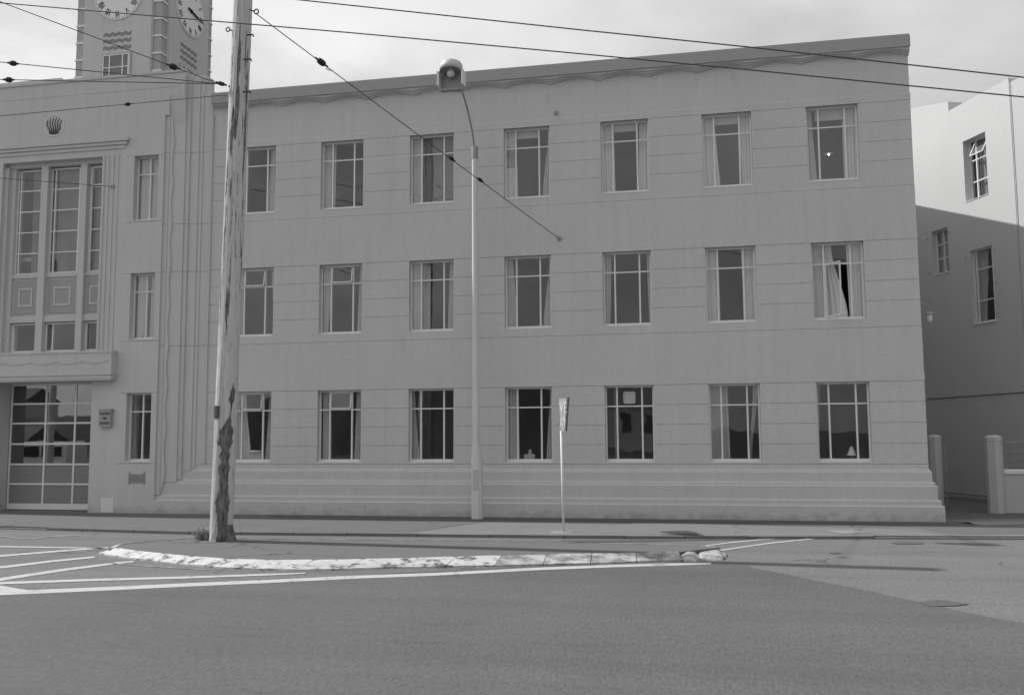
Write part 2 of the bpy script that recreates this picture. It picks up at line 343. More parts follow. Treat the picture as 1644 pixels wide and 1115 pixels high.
# painted lines
def line(px, wpx, m=None, name='painted_line', z=RZ+.0065):
    P = []; Q = []
    for i, (x, y) in enumerate(px):
        ww = wpx[i] if isinstance(wpx, (list, tuple)) else wpx
        P.append(gp(x, y-ww/2, z)); Q.append(gp(x, y+ww/2, z))
    mb = MB()
    for a, b, c, d in zip(P, P[1:], Q, Q[1:]):
        n = max(1, int((b-a).length/.6))
        for k in range(n): mb.face([c.lerp(d, k/n), c.lerp(d, (k+1)/n), a.lerp(b, (k+1)/n), a.lerp(b, k/n)])
    return mb.build(name, m or M_line, road)
line([(-300,966),(12,952.5),(180,945.3),(300,939.5),(430,934),(560,927.5),(700,922.5),(860,914),(980,909.5),(1090,906.3),(1142,905)], [8,6,5.6,5.4,5,4.8,4.4,4.2,4,3.8,2.5])
line([(-250,948),(12,936.4),(150,931.5),(300,927.6),(420,923.4),(490,920.8)], [4,3.8,3.6,3.4,2.8,1.6])
line([(-250,978),(12,929),(100,915.8),(190,904.3),(215,902)], [7,4.8,3.8,3,2])
line([(-250,932),(12,910.3),(80,902),(152,894.9)], [5,3.6,3.2,2.6])
line([(-250,908),(12,892.3),(100,885),(150,881.6),(174,880)], [3.5,2.8,2.4,2,1.8])
line([(-250,874),(12,878.3),(90,879.6),(170,881.2)], [2,2,1.7,1.5])
line([(-60,940),(12,947),(30,948.6),(56,950.5)], [18,9,6,2], z=RZ+.008)
line([(-40,862),(12,862),(30,865),(55,865.5),(85,861.5),(130,860.5)], [1.5,1.5,1.8,1.8,1.5,1], M_linefaint)
line([(1133,876.8),(1172,871.9),(1219,867.3),(1270,863.6)], [1.4,1.6,1.5,1.0])
line([(1157,884.2),(1190,879.2),(1235,872.8),(1280,868.2),(1325,864),(1360,861.8)], [1.8,2.0,1.8,1.6,1.3,1])
line([(180,905.5),(240,909.5),(300,913.5),(340,915.5)], [1.2,1.6,1.6,1.0], M_linefaint)

# traffic island
IZ = .07
bot = [(157,891),(200,897.5),(250,903.5),(300,909),(357,914),(420,916.5),(480,917.5),(540,917),(620,914),(700,912.5),(780,911),(900,908.5),(1000,905.5),(1095,902)]
top = [(184,880.5),(215,884.5),(255,889),(303,894),(358,898),(421,900),(480,900.3),(540,899.5),(620,897.5),(700,895.5),(780,893.7),(900,891),(1000,889),(1090,886.5)]
B_ = [gp(x, y, RZ) for x, y in bot]; T_ = [gp(x, y, IZ) for x, y in top]
far = [gp(x, y, IZ) for x, y in [(1150,880),(1123,877),(1000,873.5),(760,869.5),(560,867.5),(430,866),(354,864.5),(300,866),(255,868.5),(215,871.5),(195,875)]]
isl = tag(MB().prism([(p.x, p.y, -.2) for p in T_+far], [(p.x, p.y, IZ-.004) for p in T_+far]).build('traffic_island', M_path2), kind='structure', label='asphalt traffic island with worn white kerb stones')
def dense(P, step):
    Q = []
    for a, b in zip(P, P[1:]):
        n = max(1, round((b-a).length/step)); Q += [a.lerp(b, k/n) for k in range(n)]
    return Q+[P[-1]]
nst = 12
def resample(P, n):
    L_ = [0]
    for a, b in zip(P, P[1:]): L_.append(L_[-1]+(b-a).length)
    out = []
    for k in range(n+1):
        s_ = L_[-1]*k/n; i = max(j for j in range(len(L_)-1) if L_[j] <= s_+1e-9)
        out.append(P[i].lerp(P[i+1], (s_-L_[i])/max(1e-9, L_[i+1]-L_[i])))
    return out
NS = 14; SUB = 10
Tb = resample(T_, NS*SUB); Bb = resample(B_, NS*SUB)
for s_ in range(NS):
    bm = bmesh.new(); rows = []
    for k in range(SUB+1):
        i = s_*SUB+k; t, b = Tb[i], Bb[i]
        if k == 0: t = t.lerp(Tb[i+1], .08); b = b.lerp(Bb[i+1], .08)
        if k == SUB: t = t.lerp(Tb[i-1], .08); b = b.lerp(Bb[i-1], .08)
        en = .010*(1 if k in (0, SUB) else 0)
        inn = t+(t-b).normalized()*.02
        prof = [Vector((inn.x, inn.y, -.2)), Vector((inn.x, inn.y, IZ+.004-en)), Vector((t.x, t.y, IZ+.008-en)), t.lerp(b, .12)+Vector((0, 0, .010)), t.lerp(b, .72)+Vector((0, 0, .016)), b.lerp(t, .05)+Vector((0, 0, .022)), Vector((b.x, b.y, -.2))]
        prof = [p+Vector((0, .02*noise.noise(p*3), .010*noise.noise(p*5+Vector((s_*9, 0, 0))))) for p in prof]
        rows.append([bm.verts.new(p) for p in prof])
    for a, b in zip(rows, rows[1:]):
        for j in range(len(a)-1): bm.faces.new((a[j], b[j], b[j+1], a[j+1]))
    bm.faces.new(rows[0]); bm.faces.new(rows[-1])
    bmesh.ops.recalc_face_normals(bm, faces=bm.faces)
    me = bpy.data.meshes.new('kerb_stone'); bm.to_mesh(me); bm.free(); me.materials.append(M_kerbpaint if s_ < 10 else M_kerbworn)
    for p in me.polygons: p.use_smooth = False
    o = bpy.data.objects.new('kerb_stone', me); C.objects.link(o); o.parent = isl
# broken rounded stones at the right nose and the thin kerb along the far side
def lump(px, py, rx, ry, h, seed, m=M_kerbworn):
    c = gp(px, py, RZ); bm = bmesh.new(); bmesh.ops.create_icosphere(bm, subdivisions=4, radius=1)
    for v in bm.verts:
        q = v.co.copy(); d = 1+.16*noise.noise(q*1.6+Vector((seed, 0, 0)))+.05*noise.noise(q*5+Vector((seed, 3, 0)))
        sx = abs(q.x)**.7*math.copysign(1, q.x); sy = abs(q.y)**.7*math.copysign(1, q.y)
        v.co = Vector((c.x+sx*rx*d, c.y+sy*ry*d, RZ-.05+max(-.1, q.z)**1*(h+.05)*d))
    me = bpy.data.meshes.new('kerb_stone'); bm.to_mesh(me); bm.free(); me.materials.append(m)
    for p in me.polygons: p.use_smooth = True
    o = bpy.data.objects.new('kerb_stone', me); C.objects.link(o); o.parent = isl
lump(1108, 898, .21, .42, .10, 1); lump(1140, 894, .27, .66, .105, 5); lump(1158, 893, .12, .30, .06, 9)
fk = MB(); Fd = [T_[0].lerp(far[-1], 1)] + far[::-1]
Fd = dense([Vector((p.x, p.y, IZ)) for p in ([T_[0]]+far[::-1])], .9)
for a, b in zip(Fd, Fd[1:]):
    d = (b-a).normalized(); nrm = Vector((-d.y, d.x, 0)); a2 = a+d*.01; b2 = b-d*.01
    fk.prism([(p.x, p.y, -.2) for p in (a2, b2, b2+nrm*.14, a2+nrm*.14)], [(a2.x, a2.y, IZ+.006), (b2.x, b2.y, IZ+.006), (b2.x+nrm.x*.10, b2.y+nrm.y*.10, IZ-.002), (a2.x+nrm.x*.10, a2.y+nrm.y*.10, IZ-.002)])
fk.build('island_edging', M_kerbworn, isl)

# ------------------------------------------------------------------ window maker (local frame: u across, v inwards, z up)
def ident(): return Matrix.Identity(4)
def make_window(parent, M, u0, u1, z0, z1, v, cols=(.245, .755), rows=(.725,), curtains=(), blind=None, vents=(), casement=None,
                glass=None, sill=True, bar=.034, skip=(), sillv=None, label=None):
    """cols: mullion fractions from the left; rows: transom fractions from the bottom"""
    glass = glass or M_glass
    W = u1-u0; H = z1-z0; f = MB(M); g = MB(M)
    fb = .045; zb = z0+.05 if sill else z0
    f.box(u0, u0+fb, v, v+.045, zb, z1).box(u1-fb, u1, v, v+.045, zb, z1).box(u0+fb, u1-fb, v, v+.045, z1-fb, z1).box(u0+fb, u1-fb, v, v+.045, zb, zb+fb)
    cu = [u0+fb/2]+[u0+c*W for c in cols]+[u1-fb/2]; cz = [zb+fb/2]+[zb+r*(z1-zb) for r in rows]+[z1-fb/2]
    for c in cu[1:-1]: f.box(c-bar/2-.004, c+bar/2+.004, v-.004, v+.05, zb+fb, z1-fb)
    for r in cz[1:-1]: f.box(u0+fb, u1-fb, v+.002, v+.042, r-bar/2, r+bar/2)
    # thin inner casement edges round the wide middle panes
    for i in range(len(cu)-1):
        for j in range(len(cz)-1):
            a, b, c, d = cu[i]+bar/2, cu[i+1]-bar/2, cz[j]+bar/2, cz[j+1]-bar/2
            if (i, j) in skip: continue
            if (i, j) in vents or (casement and (i, j) == casement[0]): continue
            g.face([(a-.01, v+.02, c-.01), (b+.01, v+.02, c-.01), (b+.01, v+.02, d+.01), (a-.01, v+.02, d+.01)])
    win = f.build('window', M_steel, parent)
    if label: win['label'] = label
    if g.f: g.build('pane', glass, win)
    for (i, j), ang in (vents.items() if isinstance(vents, dict) else ()):
        a, b, c, d = cu[i]+bar/2, cu[i+1]-bar/2, cz[j]+bar/2, cz[j+1]-bar/2
        h = d-c; T = Matrix.Translation(Vector(((a+b)/2, v-.008, d))) @ Matrix.Rotation(-R(ang), 4, 'X')
        q = MB(M @ T); hw = (b-a)/2
        for bx in ((-hw, -hw+.03, -h, 0), (hw-.03, hw, -h, 0), (-hw, hw, -.03, 0), (-hw, hw, -h, -h+.03)): q.box(bx[0], bx[1], 0, .025, bx[2], bx[3])
        s_ = q.build('vent_sash', M_steel, win)
        MB(M @ T).face([(-hw+.02, .012, -h+.02), (hw-.02, .012, -h+.02), (hw-.02, .012, -.02), (-hw+.02, .012, -.02)]).build('pane', glass, win)
    if casement:
        (i, j), ang = casement
        a, b, c, d = cu[i]+bar/2, cu[i+1]-bar/2, cz[j]+bar/2, cz[j+1]-bar/2
        T = Matrix.Translation(Vector((a, v-.012, c))) @ Matrix.Rotation(-R(ang), 4, 'Z'); q = MB(M @ T); wd = b-a; h = d-c
        for bx in ((0, .032, 0, h), (wd-.032, wd, 0, h), (.032, wd-.032, h-.032, h), (.032, wd-.032, 0, .032)): q.box(bx[0], bx[1], 0, .028, bx[2], bx[3])
        q.build('casement', M_steel, win)
        MB(M @ T).face([(.02, .014, .02), (wd-.02, .014, .02), (wd-.02, .014, h-.02), (.02, .014, h-.02)]).build('pane', glass, win)
    for cset in curtains:
        a0, a1, b0, b1, mi = cset[:5]                       # left/right fractions at the top, then at the bottom
        cv = MB(M); nz, nu = 10, 26; idx = []
        ph = random.random()*6; fr = random.uniform(16, 24)
        for r in range(nz+1):
            t = r/nz; e_ = t*t*(3-2*t) if abs(a1-b1)+abs(a0-b0) > .12 else t
            L0 = a0+(b0-a0)*e_; R0 = a1+(b1-a1)*e_
            idx.append(cv.pts([(u0+W*(L0+(R0-L0)*k/nu), v+.15+.028*math.sin(fr*(k/nu)*max(.25, (a1-a0))*4+ph+.5*math.sin(2.5*t+ph))+.012*math.sin(47*k/nu+ph), z1-.02-(H-.05)*t) for k in range(nu+1)]))
        for r in range(nz):
            for k in range(nu): cv.f.append((idx[r]+k, idx[r]+k+1, idx[r+1]+k+1, idx[r+1]+k))
        cv.build('curtain', M_curt[mi], win, smooth=True)
    if blind: MB(M).box(u0+W*blind[0], u0+W*blind[1], v+.10, v+.12, z1-H*blind[2], z1-.03).build('blind', M_blind, win)
    if sill:
        s0 = -.012 if sillv is None else sillv
        MB(M).prism([(u0+.002, s0, z0+.004), (u0+.002, v+.10, z0+.004), (u0+.002, v+.10, zb-.002), (u0+.002, v-.004, zb-.002), (u0+.002, s0, z0+.022)],
                    [(u1-.002, s0, z0+.004), (u1-.002, v+.10, z0+.004), (u1-.002, v+.10, zb-.002), (u1-.002, v-.004, zb-.002), (u1-.002, s0, z0+.022)]).build('sill', M_sill, win)
    return win

# ------------------------------------------------------------------ the fire station
FS = thing('fire_station', 'long three storey grey rendered building with steel windows, wave frieze and clock tower', 'building', (-4, 4, 0))
I4 = ident()
WX = [-12.27, -9.638, -7.02, -4.359, -1.725, .911, 3.522]; HW = .63
ROWS = [(1.396, 3.377), (4.911, 6.881), (8.439, 10.406)]
SILL = [1.36, 4.71, 8.235]
XR = 5.40; XL = -13.63
wl = MB()
def skin(x0, x1, z0, z1, d, holes=()):
    """rendered facing: rectangle with d metres of projection, split round the holes (x0, x1, z0, z1)"""
    hs = sorted(h for h in holes if h[2] < z1-1e-6 and h[3] > z0+1e-6 and h[0] < x1 and h[1] > x0)
    zs = sorted({z0, z1}|{min(max(h[2], z0), z1) for h in hs}|{min(max(h[3], z0), z1) for h in hs})
    for a, b in zip(zs, zs[1:]):
        if b-a < 1e-5: continue
        x = x0
        for h in hs:
            if h[2] <= a+1e-6 and h[3] >= b-1e-6:
                if h[0] > x: wl.box(x, h[0], -d, .04, a, b)
                x = max(x, h[1])
        if x1 > x: wl.box(x, x1, -d, .04, a, b)
wing_holes = [(x-HW, x+HW, z0, z1) for x in WX for z0, z1 in ROWS]
G = .004
# joints (shadow lines) in the wing wall
joints = [1.36, 11.60]
for (z0, z1), s_ in zip(ROWS, SILL): joints += [z1, z1-.505, z1-1.01, z1-1.515]+([s_] if s_ != 1.36 else [])
joints = sorted(joints)
for a, b in zip(joints, joints[1:]):
    d = .0 if a > 10.3 else .006 if a > 8.2 else .012 if a > 4.6 else .018
    if b in (10.406, 6.881, 3.377): pass
    skin(XL+.0, XR+d, a+G, b-G, d, wing_holes)
for z1, d in ((10.406, .008), (6.881, .014), (3.377, .020)):      # slightly proud band over each row of windows
    wl.prism([(XL, -d, z1+G), (XL, .0, z1+G), (XL, .0, z1+.19), (XL, -d, z1+.175)], [(XR+d+.008, -d, z1+G), (XR+d+.008, .0, z1+G), (XR+d+.008, .0, z1+.19), (XR+d+.008, -d, z1+.175)])
# stepped plinth turning up at its left end into stepped ribs
LV = [(-15.0, .38, .28), (-14.87, .51, .225), (-14.40, .86, .165), (-14.28, .93, .125), (-14.02, 1.19, .075), (-13.91, 1.24, .045), (-13.63, 1.353, .02)]
TOPS = [11.46, 11.20, 12.70, 12.60, 12.44, 12.16, 12.12]
base_d = .28
prevz = 0.0; prevd = .30
for i, (x, z, d) in enumerate(LV):
    nd = LV[i+1][2] if i+1 < len(LV) else .0
    x0 = -15.0 if i == 0 else LV[i-1][0]
    # horizontal band whose top edge is weathered back
    wl.prism([(x0, -d, prevz), (x0, .04, prevz), (x0, .04, z), (x0, -nd-.002, z), (x0, -d, z-.022)],
             [(XR+d, -d, prevz), (XR+d, .04, prevz), (XR+d, .04, z), (XR+d, -nd-.002, z), (XR+d, -d, z-.022)])
    prevz = z
    nx = LV[i+1][0] if i+1 < len(LV) else XL
    if i+1 < len(LV):
        nd = LV[i+1][2]
        zs_ = LV[i+1][1]; zz = [zs_]+[q for q in (4.71, 6.85, 8.235, 10.35) if q > z]+[TOPS[i]]
        for a, b in zip(zz, zz[1:]): wl.box(x, nx, -nd-.0, .04, a+(G if a != zs_ else 0), b-(G if b != TOPS[i] else 0))
# wavy raised strip on the wide rib
wv = [(-14.87, .51)]; k = 0
n_ = 150
for k in range(n_+1):
    z = .9+(11.70-.9)*k/n_; ph = (z/1.18) % 1
    wv.append((-14.73-.055*abs(math.sin(math.pi*z/1.18)), z))
wv.append((-14.87, 11.70))
wl.xz(wv, -.205, -.165)
wl.yz([(-.165, 11.2), (.04, 11.2), (.04, 12.72), (-.28, 12.72), (-.28, 12.1)], -14.87, -14.40)
# pavilion facing: left of the ribs, with openings for windows, recess and doorway
PW = (-15.95, -15.17)
PROWS = [(1.42, 3.38), (4.89, 6.83), (8.36, 10.30)]
REC = (-20.35, -16.98, 4.60, 10.36); DOOR = (-20.25, -17.07, 0, 3.74)
pav_holes = [(PW[0], PW[1], a, b) for a, b in PROWS]
PX0 = -27.0
def pskin(x0, x1, z0, z1, d=.28, holes=pav_holes): skin(x0, x1, z0, z1, d, holes)
zz = [0, 1.39, 3.38, 4.86, 6.83, 8.33, 10.30]
for a, b in zip(zz, zz[1:]): pskin(-16.2, -15.0, a+G*(a > 0) if a > 0 else .0, b-G, .28)
wl.box(-16.2, -15.0, -.26, .04, 10.30+G, 11.46); 
wl.box(-16.2, -15.0, -.28, -.26, 10.30+G, 11.46)
pskin(-16.98, -16.2, 0, 12.72, .28)                                   # between doorway and window column, flutes cut as proud strips below
wl.box(-16.2, -14.87, -.28, .04, 11.46, 12.72)
wl.box(-17.07, -16.98, -.28, .04, 0, 4.6)
wl.box(REC[0], REC[1], -.28, .04, REC[3], 12.72)
wl.box(DOOR[0], -17.07, -.28, .04, 3.74, 4.60)
wl.box(PX0, REC[0], -.28, .04, 3.74, 12.72); wl.box(PX0, DOOR[0], -.28, .04, 0, 3.74)
# parapet capping steps
wl.box(PX0, -14.40, -.31, .5, 12.72, 12.80); wl.box(PX0, -18.5, -.27, 1.4, 12.80, 12.88)
wl.box(PX0, -14.6, -.287, .3, 12.30, 12.38)
wl.box(-14.395, -14.28, .045, .5, 12.0, 12.72); wl.box(-14.28, -14.02, .045, .5, 12.0, 12.60); wl.box(-14.02, -13.91, .045, .5, 11.9, 12.44); wl.box(-13.91, -13.63, .045, .5, 11.8, 12.16)
wl.box(-13.63, -13.60, -.06, .3, 1.4, 11.45)
# flutes at the right of the recess and the stepped hood above
for i, x in enumerate((-16.98, -16.84, -16.68, -16.53)):
    wl.box(x+.012 if i else x, x+.075, -.28-.022, -.27, 4.62, 10.38)
for i, (z0, z1, xe) in enumerate(((10.56, 10.66, -16.27), (10.67, 10.76, -16.19), (10.77, 10.87, -16.12))):
    wl.box(PX0, xe, -.31-.035*i, -.27, z0, z1)
# canopy over the doorway
wl.box(-24.8, -16.31, -.52, -.27, 3.75, 4.59)
wl.box(-24.8, -16.29, -.54, -.27, 4.54, 4.60); wl.box(-24.8, -16.29, -.535, -.27, 3.80, 3.86); wl.box(-24.8, -16.285, -.55, -.27, 3.90, 3.95)
# structural core behind the facing
core_holes = [(a-.004, b+.004, c-.004, d+.004) for a, b, c, d in wing_holes+pav_holes+[(REC[0], REC[1], REC[2], REC[3]), (DOOR[0], DOOR[1], DOOR[2], DOOR[3])]]
def core(x0, x1, z0, z1):
    hs = sorted(h for h in core_holes if h[2] < z1-1e-6 and h[3] > z0+1e-6)
    zs = sorted({z0, z1}|{min(max(h[2], z0), z1) for h in hs}|{min(max(h[3], z0), z1) for h in hs})
    for a, b in zip(zs, zs[1:]):
        if b-a < .0005: continue
        x = x0
        for h in hs:
            if h[2] <= a+1e-6 and h[3] >= b-1e-6:
                if h[0] > x: wl.box(x, h[0], .010, .36, a, b)
                x = max(x, h[1])
        if x1 > x: wl.box(x, x1, .010, .36, a, b)
core(PX0+.02, XR-.02, -.1, 11.98)
wl.box(XR-.34, XR-.02, .37, 12, -.1, 11.98); wl.box(PX0+.02, PX0+.3, .37, 12, -.1, 12.7); wl.box(PX0+.3, XR-.34, 11.7, 12, -.1, 11.98)
wl.box(PX0+.3, -13.9, .045, .5, 11.99, 12.7)
# end wall of the wing: courses and plinth turn the corner
for a, b in zip(joints, joints[1:]):
    d = .0 if a > 10.3 else .006 if a > 8.2 else .012 if a > 4.6 else .018
    wl.box(XR-.03, XR+d, .045, 12, a+G, b-G)
pz = 0
for x, z, d in LV: wl.box(XR-.03, XR+d, .045, 12, pz, z); pz = z
wall = wl.build('wall', M_wall, FS)
rm = MB()
for z in (0.02, 4.0, 7.6, 11.15): rm.box(PX0+.35, XR-.4, .40, 11.6, z-.12, z)
rm.box(PX0+.35, XR-.4, 4.6, 4.75, 0.1, 11.0)
for x in [(a+b)/2 for a, b in zip(WX, WX[1:])]+[-14.3, -16.6]: rm.box(x-.06, x+.06, .37, 4.55, .1, 11.0)
rm.build('room_walls', M_room, FS)
MB().box(PX0+.3, XR-.34, .37, 11.7, 11.25, 11.4).build('roof', M_patch, FS)
# frieze: dark fascia and three layers of scallops
fc = MB().box(-13.60, XR+.03, -.20, .30, 11.72, 12.00).box(-13.60, XR+.015, -.18, .30, 12.00, 12.045)
fc.box(XR-.3, XR+.03, .30, 12, 11.72, 12.00).box(XR-.3, XR+.015, .30, 12, 12.00, 12.045); fc.box(PX0+.3, XR-.3, 11.7, 12.02, 11.72, 12.0)
fc.build('fascia', M_fascia, FS)
fz = MB()
for A0, A1, y in ((.028, .075, -.155), (.045, .125, -.105), (.060, .175, -.055)):
    P = []; nn = 14
    x = -13.60; per = 1.298; c0 = 4.13
    pts = [(-13.60, 11.73)]
    steps = int((XR+.02+13.60)/(per/nn))
    for k in range(steps+1):
        xx = -13.60+k*(XR+.02+13.60)/steps; ph = ((xx-c0)/per) % 1
        pts.append((xx, 11.72-A0-(A1-A0)*(1-abs(math.sin(math.pi*ph)))))
    pts.append((XR+.02, 11.73))
    for (xa, za), (xb, zb) in zip(pts[1:-1], pts[2:-1]): fz.prism([(xa, y, za), (xb, y, zb), (xb, y, 11.725), (xa, y, 11.725)], [(xa, .03, za), (xb, .03, zb), (xb, .03, 11.725), (xa, .03, 11.725)])
for z, e_ in ((11.655, .012), (11.60, .004)): fz.box(XR-.03, XR+e_, .05, 12, z, z+.05)
fz.box(XL, XR, -.0, .03, 11.60, 11.66)
fz.build('wave_frieze', M_wall, FS)
# canopy wave relief
cw = MB(); pts = []
for k in range(120): 
    xa = -24.7+k*(24.7-16.42)/119; pts.append((xa, 4.27-.07*abs(math.sin(math.pi*(xa+16.42)/.84))+.035))
for dz, yy in ((0, -.534), (-.035, -.527)):
    for (xa, za), (xb, zb) in zip(pts, pts[1:]): cw.prism([(xa, yy, za+dz), (xb, yy, zb+dz), (xb, yy, zb+dz+.022), (xa, yy, za+dz+.022)], [(xa, -.515, za+dz), (xb, -.515, zb+dz), (xb, -.515, zb+dz+.022), (xa, -.515, za+dz+.022)])
cw.build('canopy_wave_relief', M_wall, FS)

# windows of the wing.  curtains: (top left, top right, bottom left, bottom right, cloth)
WIN = {
 (2,0): dict(curtains=[(0,.22,0,.2,1),(.8,1,.72,1,1)]), (2,1): dict(curtains=[(0,.27,0,.25,1)]), (2,2): dict(curtains=[(0,.25,0,.26,1),(.24,.98,.24,.98,3)]),  # wide grey sheet in the last window is added to lift its dark inside
 (2,3): dict(curtains=[(0,.25,0,.27,0),(.93,1,.80,1,1)], blind=(.26,.75,.12)), (2,4): dict(curtains=[(0,.26,0,.28,0),(.80,1,.76,1,0)], blind=(.26,.75,.12)),
 (2,5): dict(curtains=[(0,.26,0,.36,0),(.76,1,.80,1,0)], blind=(.26,.75,.12)), (2,6): dict(curtains=[(0,.12,0,.20,1),(.72,1,.72,1,0)], blind=(.2,.76,.16)),
 (1,0): dict(curtains=[(0,.2,0,.2,1),(.84,1,.93,1,1)], vents={(1,1): 7}), (1,1): dict(curtains=[(0,.25,0,.13,1),(.86,1,.80,1,1)], vents={(1,1): 8}), (1,2): dict(curtains=[(0,.42,0,.42,1),(.86,1,.80,1,1)]),
 (1,3): dict(curtains=[(0,.14,0,.25,1),(.93,1,.80,1,1)]), (1,4): dict(curtains=[(0,.17,0,.12,1),(.9,1,.93,1,0)]), (1,5): dict(curtains=[(0,.27,0,.28,0),(.73,1,.76,1,0)]),
 (1,6): dict(curtains=[(0,.26,0,.27,1),(.26,.42,.26,.70,0),(.70,1,.73,1,0)], casement=((1,0), 62)),
 (0,0): dict(curtains=[(0,.28,0,.42,0),(.86,1,.76,1,1)], vents={(1,1): 9}), (0,1): dict(curtains=[(.03,.22,.03,.24,1),(.82,1,.76,1,1)], vents={(1,1): 6}),
 (0,2): dict(curtains=[(0,.06,0,.18,1)]), (0,3): dict(curtains=[(0,.25,0,.26,1),(.93,1,.82,1,1)]), (0,4): dict(curtains=[(.17,.22,.18,.22,2)]),
 (0,5): dict(curtains=[(0,.38,0,.40,2),(.88,.97,.78,.82,1)]), (0,6): dict(curtains=[(0,.10,0,.04,2)])}
wins = {}
for (r, c), kw in WIN.items():
    z0, z1 = ROWS[r]; x = WX[c]
    lab = {(1,6): 'window with its middle casement swung open', (0,4): 'window with a round cornered fan cover in its top pane'}.get((r, c))
    wins[(r, c)] = make_window(FS, I4, x-HW, x+HW, z0, z1, .125, label=lab, **kw)
# rounded square fan cover in the top middle pane
x, (z0, z1) = WX[4], ROWS[0]; q = MB(); zc = z1-.31; hw = .155
def rsq(h, n=8, r=.3):
    P = []
    for a in range(4):
        for k in range(n):
            t = math.pi/2*(a+k/(n-1)); cx = h*(1-r)*(1 if a in (0, 3) else -1); cz = h*(1-r)*(1 if a in (0, 1) else -1)
            P.append((cx+h*r*math.cos(t), cz+h*r*math.sin(t)))
    return P
Po, Pi = rsq(hw), rsq(hw-.025)
for k in range(len(Po)):
    a, b, c, d = Po[k], Po[(k+1) % len(Po)], Pi[(k+1) % len(Pi)], Pi[k]
    q.prism([(x+p[0], .085, zc+p[1]) for p in (a, b, c, d)], [(x+p[0], .105, zc+p[1]) for p in (a, b, c, d)])
q.xz([(x+a, zc+b) for a, b in rsq(hw-.02)], .097, .108)
q.build('fan_cover', M_blind, wins[(0,4)])
# pavilion windows (two lights wide)
PWIN = [dict(curtains=[(0,.12,0,.2,2)]), dict(curtains=[(0,.5,0,.42,1),(.62,1,.58,1,1)]), dict(curtains=[(0,.42,0,.48,1),(.56,1,.5,1,1)])]
for (z0, z1), kw in zip(PROWS, PWIN):
    make_window(FS, I4, PW[0]+.0, PW[1], z0, z1, -.10, cols=(.54,), rows=(.725,), sillv=-.29, **kw)
# recess with three bays
rb = MB()
PI_ = [(-19.15, -18.92), (-17.82, -17.61)]
for a, b in PI_: rb.box(a, b, -.12, .30, 4.60, 10.24)
rb.box(REC[0], REC[1], -.10, .30, 10.24, 10.36); rb.box(REC[0], REC[0]+.12, -.18, .3, 4.6, 10.24); 
rb.box(REC[0]+.12, REC[0]+.28, -.06, .3, 4.6, 10.24)
BAYS = [(-20.07, -19.15), (-18.92, -17.82), (-17.61, -16.98)]
for i, (a, b) in enumerate(BAYS):
    rb.box(a, b, -.03, .30, 6.88, 7.0); rb.box(a, b, -.06, .30, 5.54, 5.72)
    rb.box(a, b, .02, .30, 5.72, 6.88)
    pn = MB(); pd = MB(); w_ = b-a; pd.box(a+.07, b-.07, -.005, .03, 5.80, 6.80)
    mxx = w_*.24; pn_ = (a+mxx, b-mxx, 6.02, 6.58); t = .055
    for q in ((pn_[0], pn_[1], pn_[2], pn_[2]+t), (pn_[0], pn_[1], pn_[3]-t, pn_[3]), (pn_[0], pn_[0]+t, pn_[2]+t, pn_[3]-t), (pn_[1]-t, pn_[1], pn_[2]+t, pn_[3]-t)): pn.box(q[0], q[1], -.02, .005, q[2], q[3])
    pdo = pd.build('spandrel_panel', M_fascia, FS); pn.build('spandrel_ring', M_wall, pdo)
rb.build('bay_piers', M_wall, FS)
for i, (a, b) in enumerate(BAYS):
    cols = (.13, .87) if i == 1 else ((.12,) if i == 0 else (.10,))
    rws = (.2, .4, .6, .8)
    make_window(FS, I4, a, b, 7.0, 10.20, .05, cols=cols, rows=rws, sill=False,
                curtains=[[(.45,1,.5,1,3)], [(.15,.98,.15,.98,3)], [(.2,1,.2,1,3)]][i], vents={(1,4): 9} if i == 2 else {})
    make_window(FS, I4, a, b, 4.66, 5.52, .05, cols=(.22, .93) if i == 1 else (.08,), rows=(), sill=False)
# glazed station door
DY = .34; dr = thing_door = None
dc = [-20.20, -19.03, -18.04, -17.05]; dz = [.09, .77, 1.35, 1.95, 2.56, 3.14, 3.70]
dd = MB()
for x in dc: dd.box(x-.028, x+.028, DY, DY+.05, .10, 3.74)
for z in dz[1:-1]: dd.box(-20.2, -17.05, DY-.004, DY+.045, z-.026, z+.026)
dd.box(-20.23, -17.02, DY-.006, DY+.05, .03, .20); dd.box(-20.23, -17.02, DY-.006, DY+.05, 3.68, 3.74)
door = dd.build('garage_door', M_steel, FS)
MB().box(-20.2, -17.05, DY+.02, DY+.03, .2, 1.34).build('door_panel', M_panel, door)
gq = MB()
for a, b in zip(dc, dc[1:]):
    for c, d in zip(dz[3:], dz[4:]): gq.face([(a+.02, DY+.02, c+.02), (b-.02, DY+.02, c+.02), (b-.02, DY+.02, d-.02), (a+.02, DY+.02, d-.02)])
gq2 = MB()
for a, b in zip(dc, dc[1:]): gq2.face([(a+.02, DY+.02, 1.37), (b-.02, DY+.02, 1.37), (b-.02, DY+.02, 1.93), (a+.02, DY+.02, 1.93)])
gq.v += gq2.v; gq.f += [tuple(k+len(gq.v)-len(gq2.v) for k in f) for f in gq2.f]
gq.build('pane', M_glass2, door)
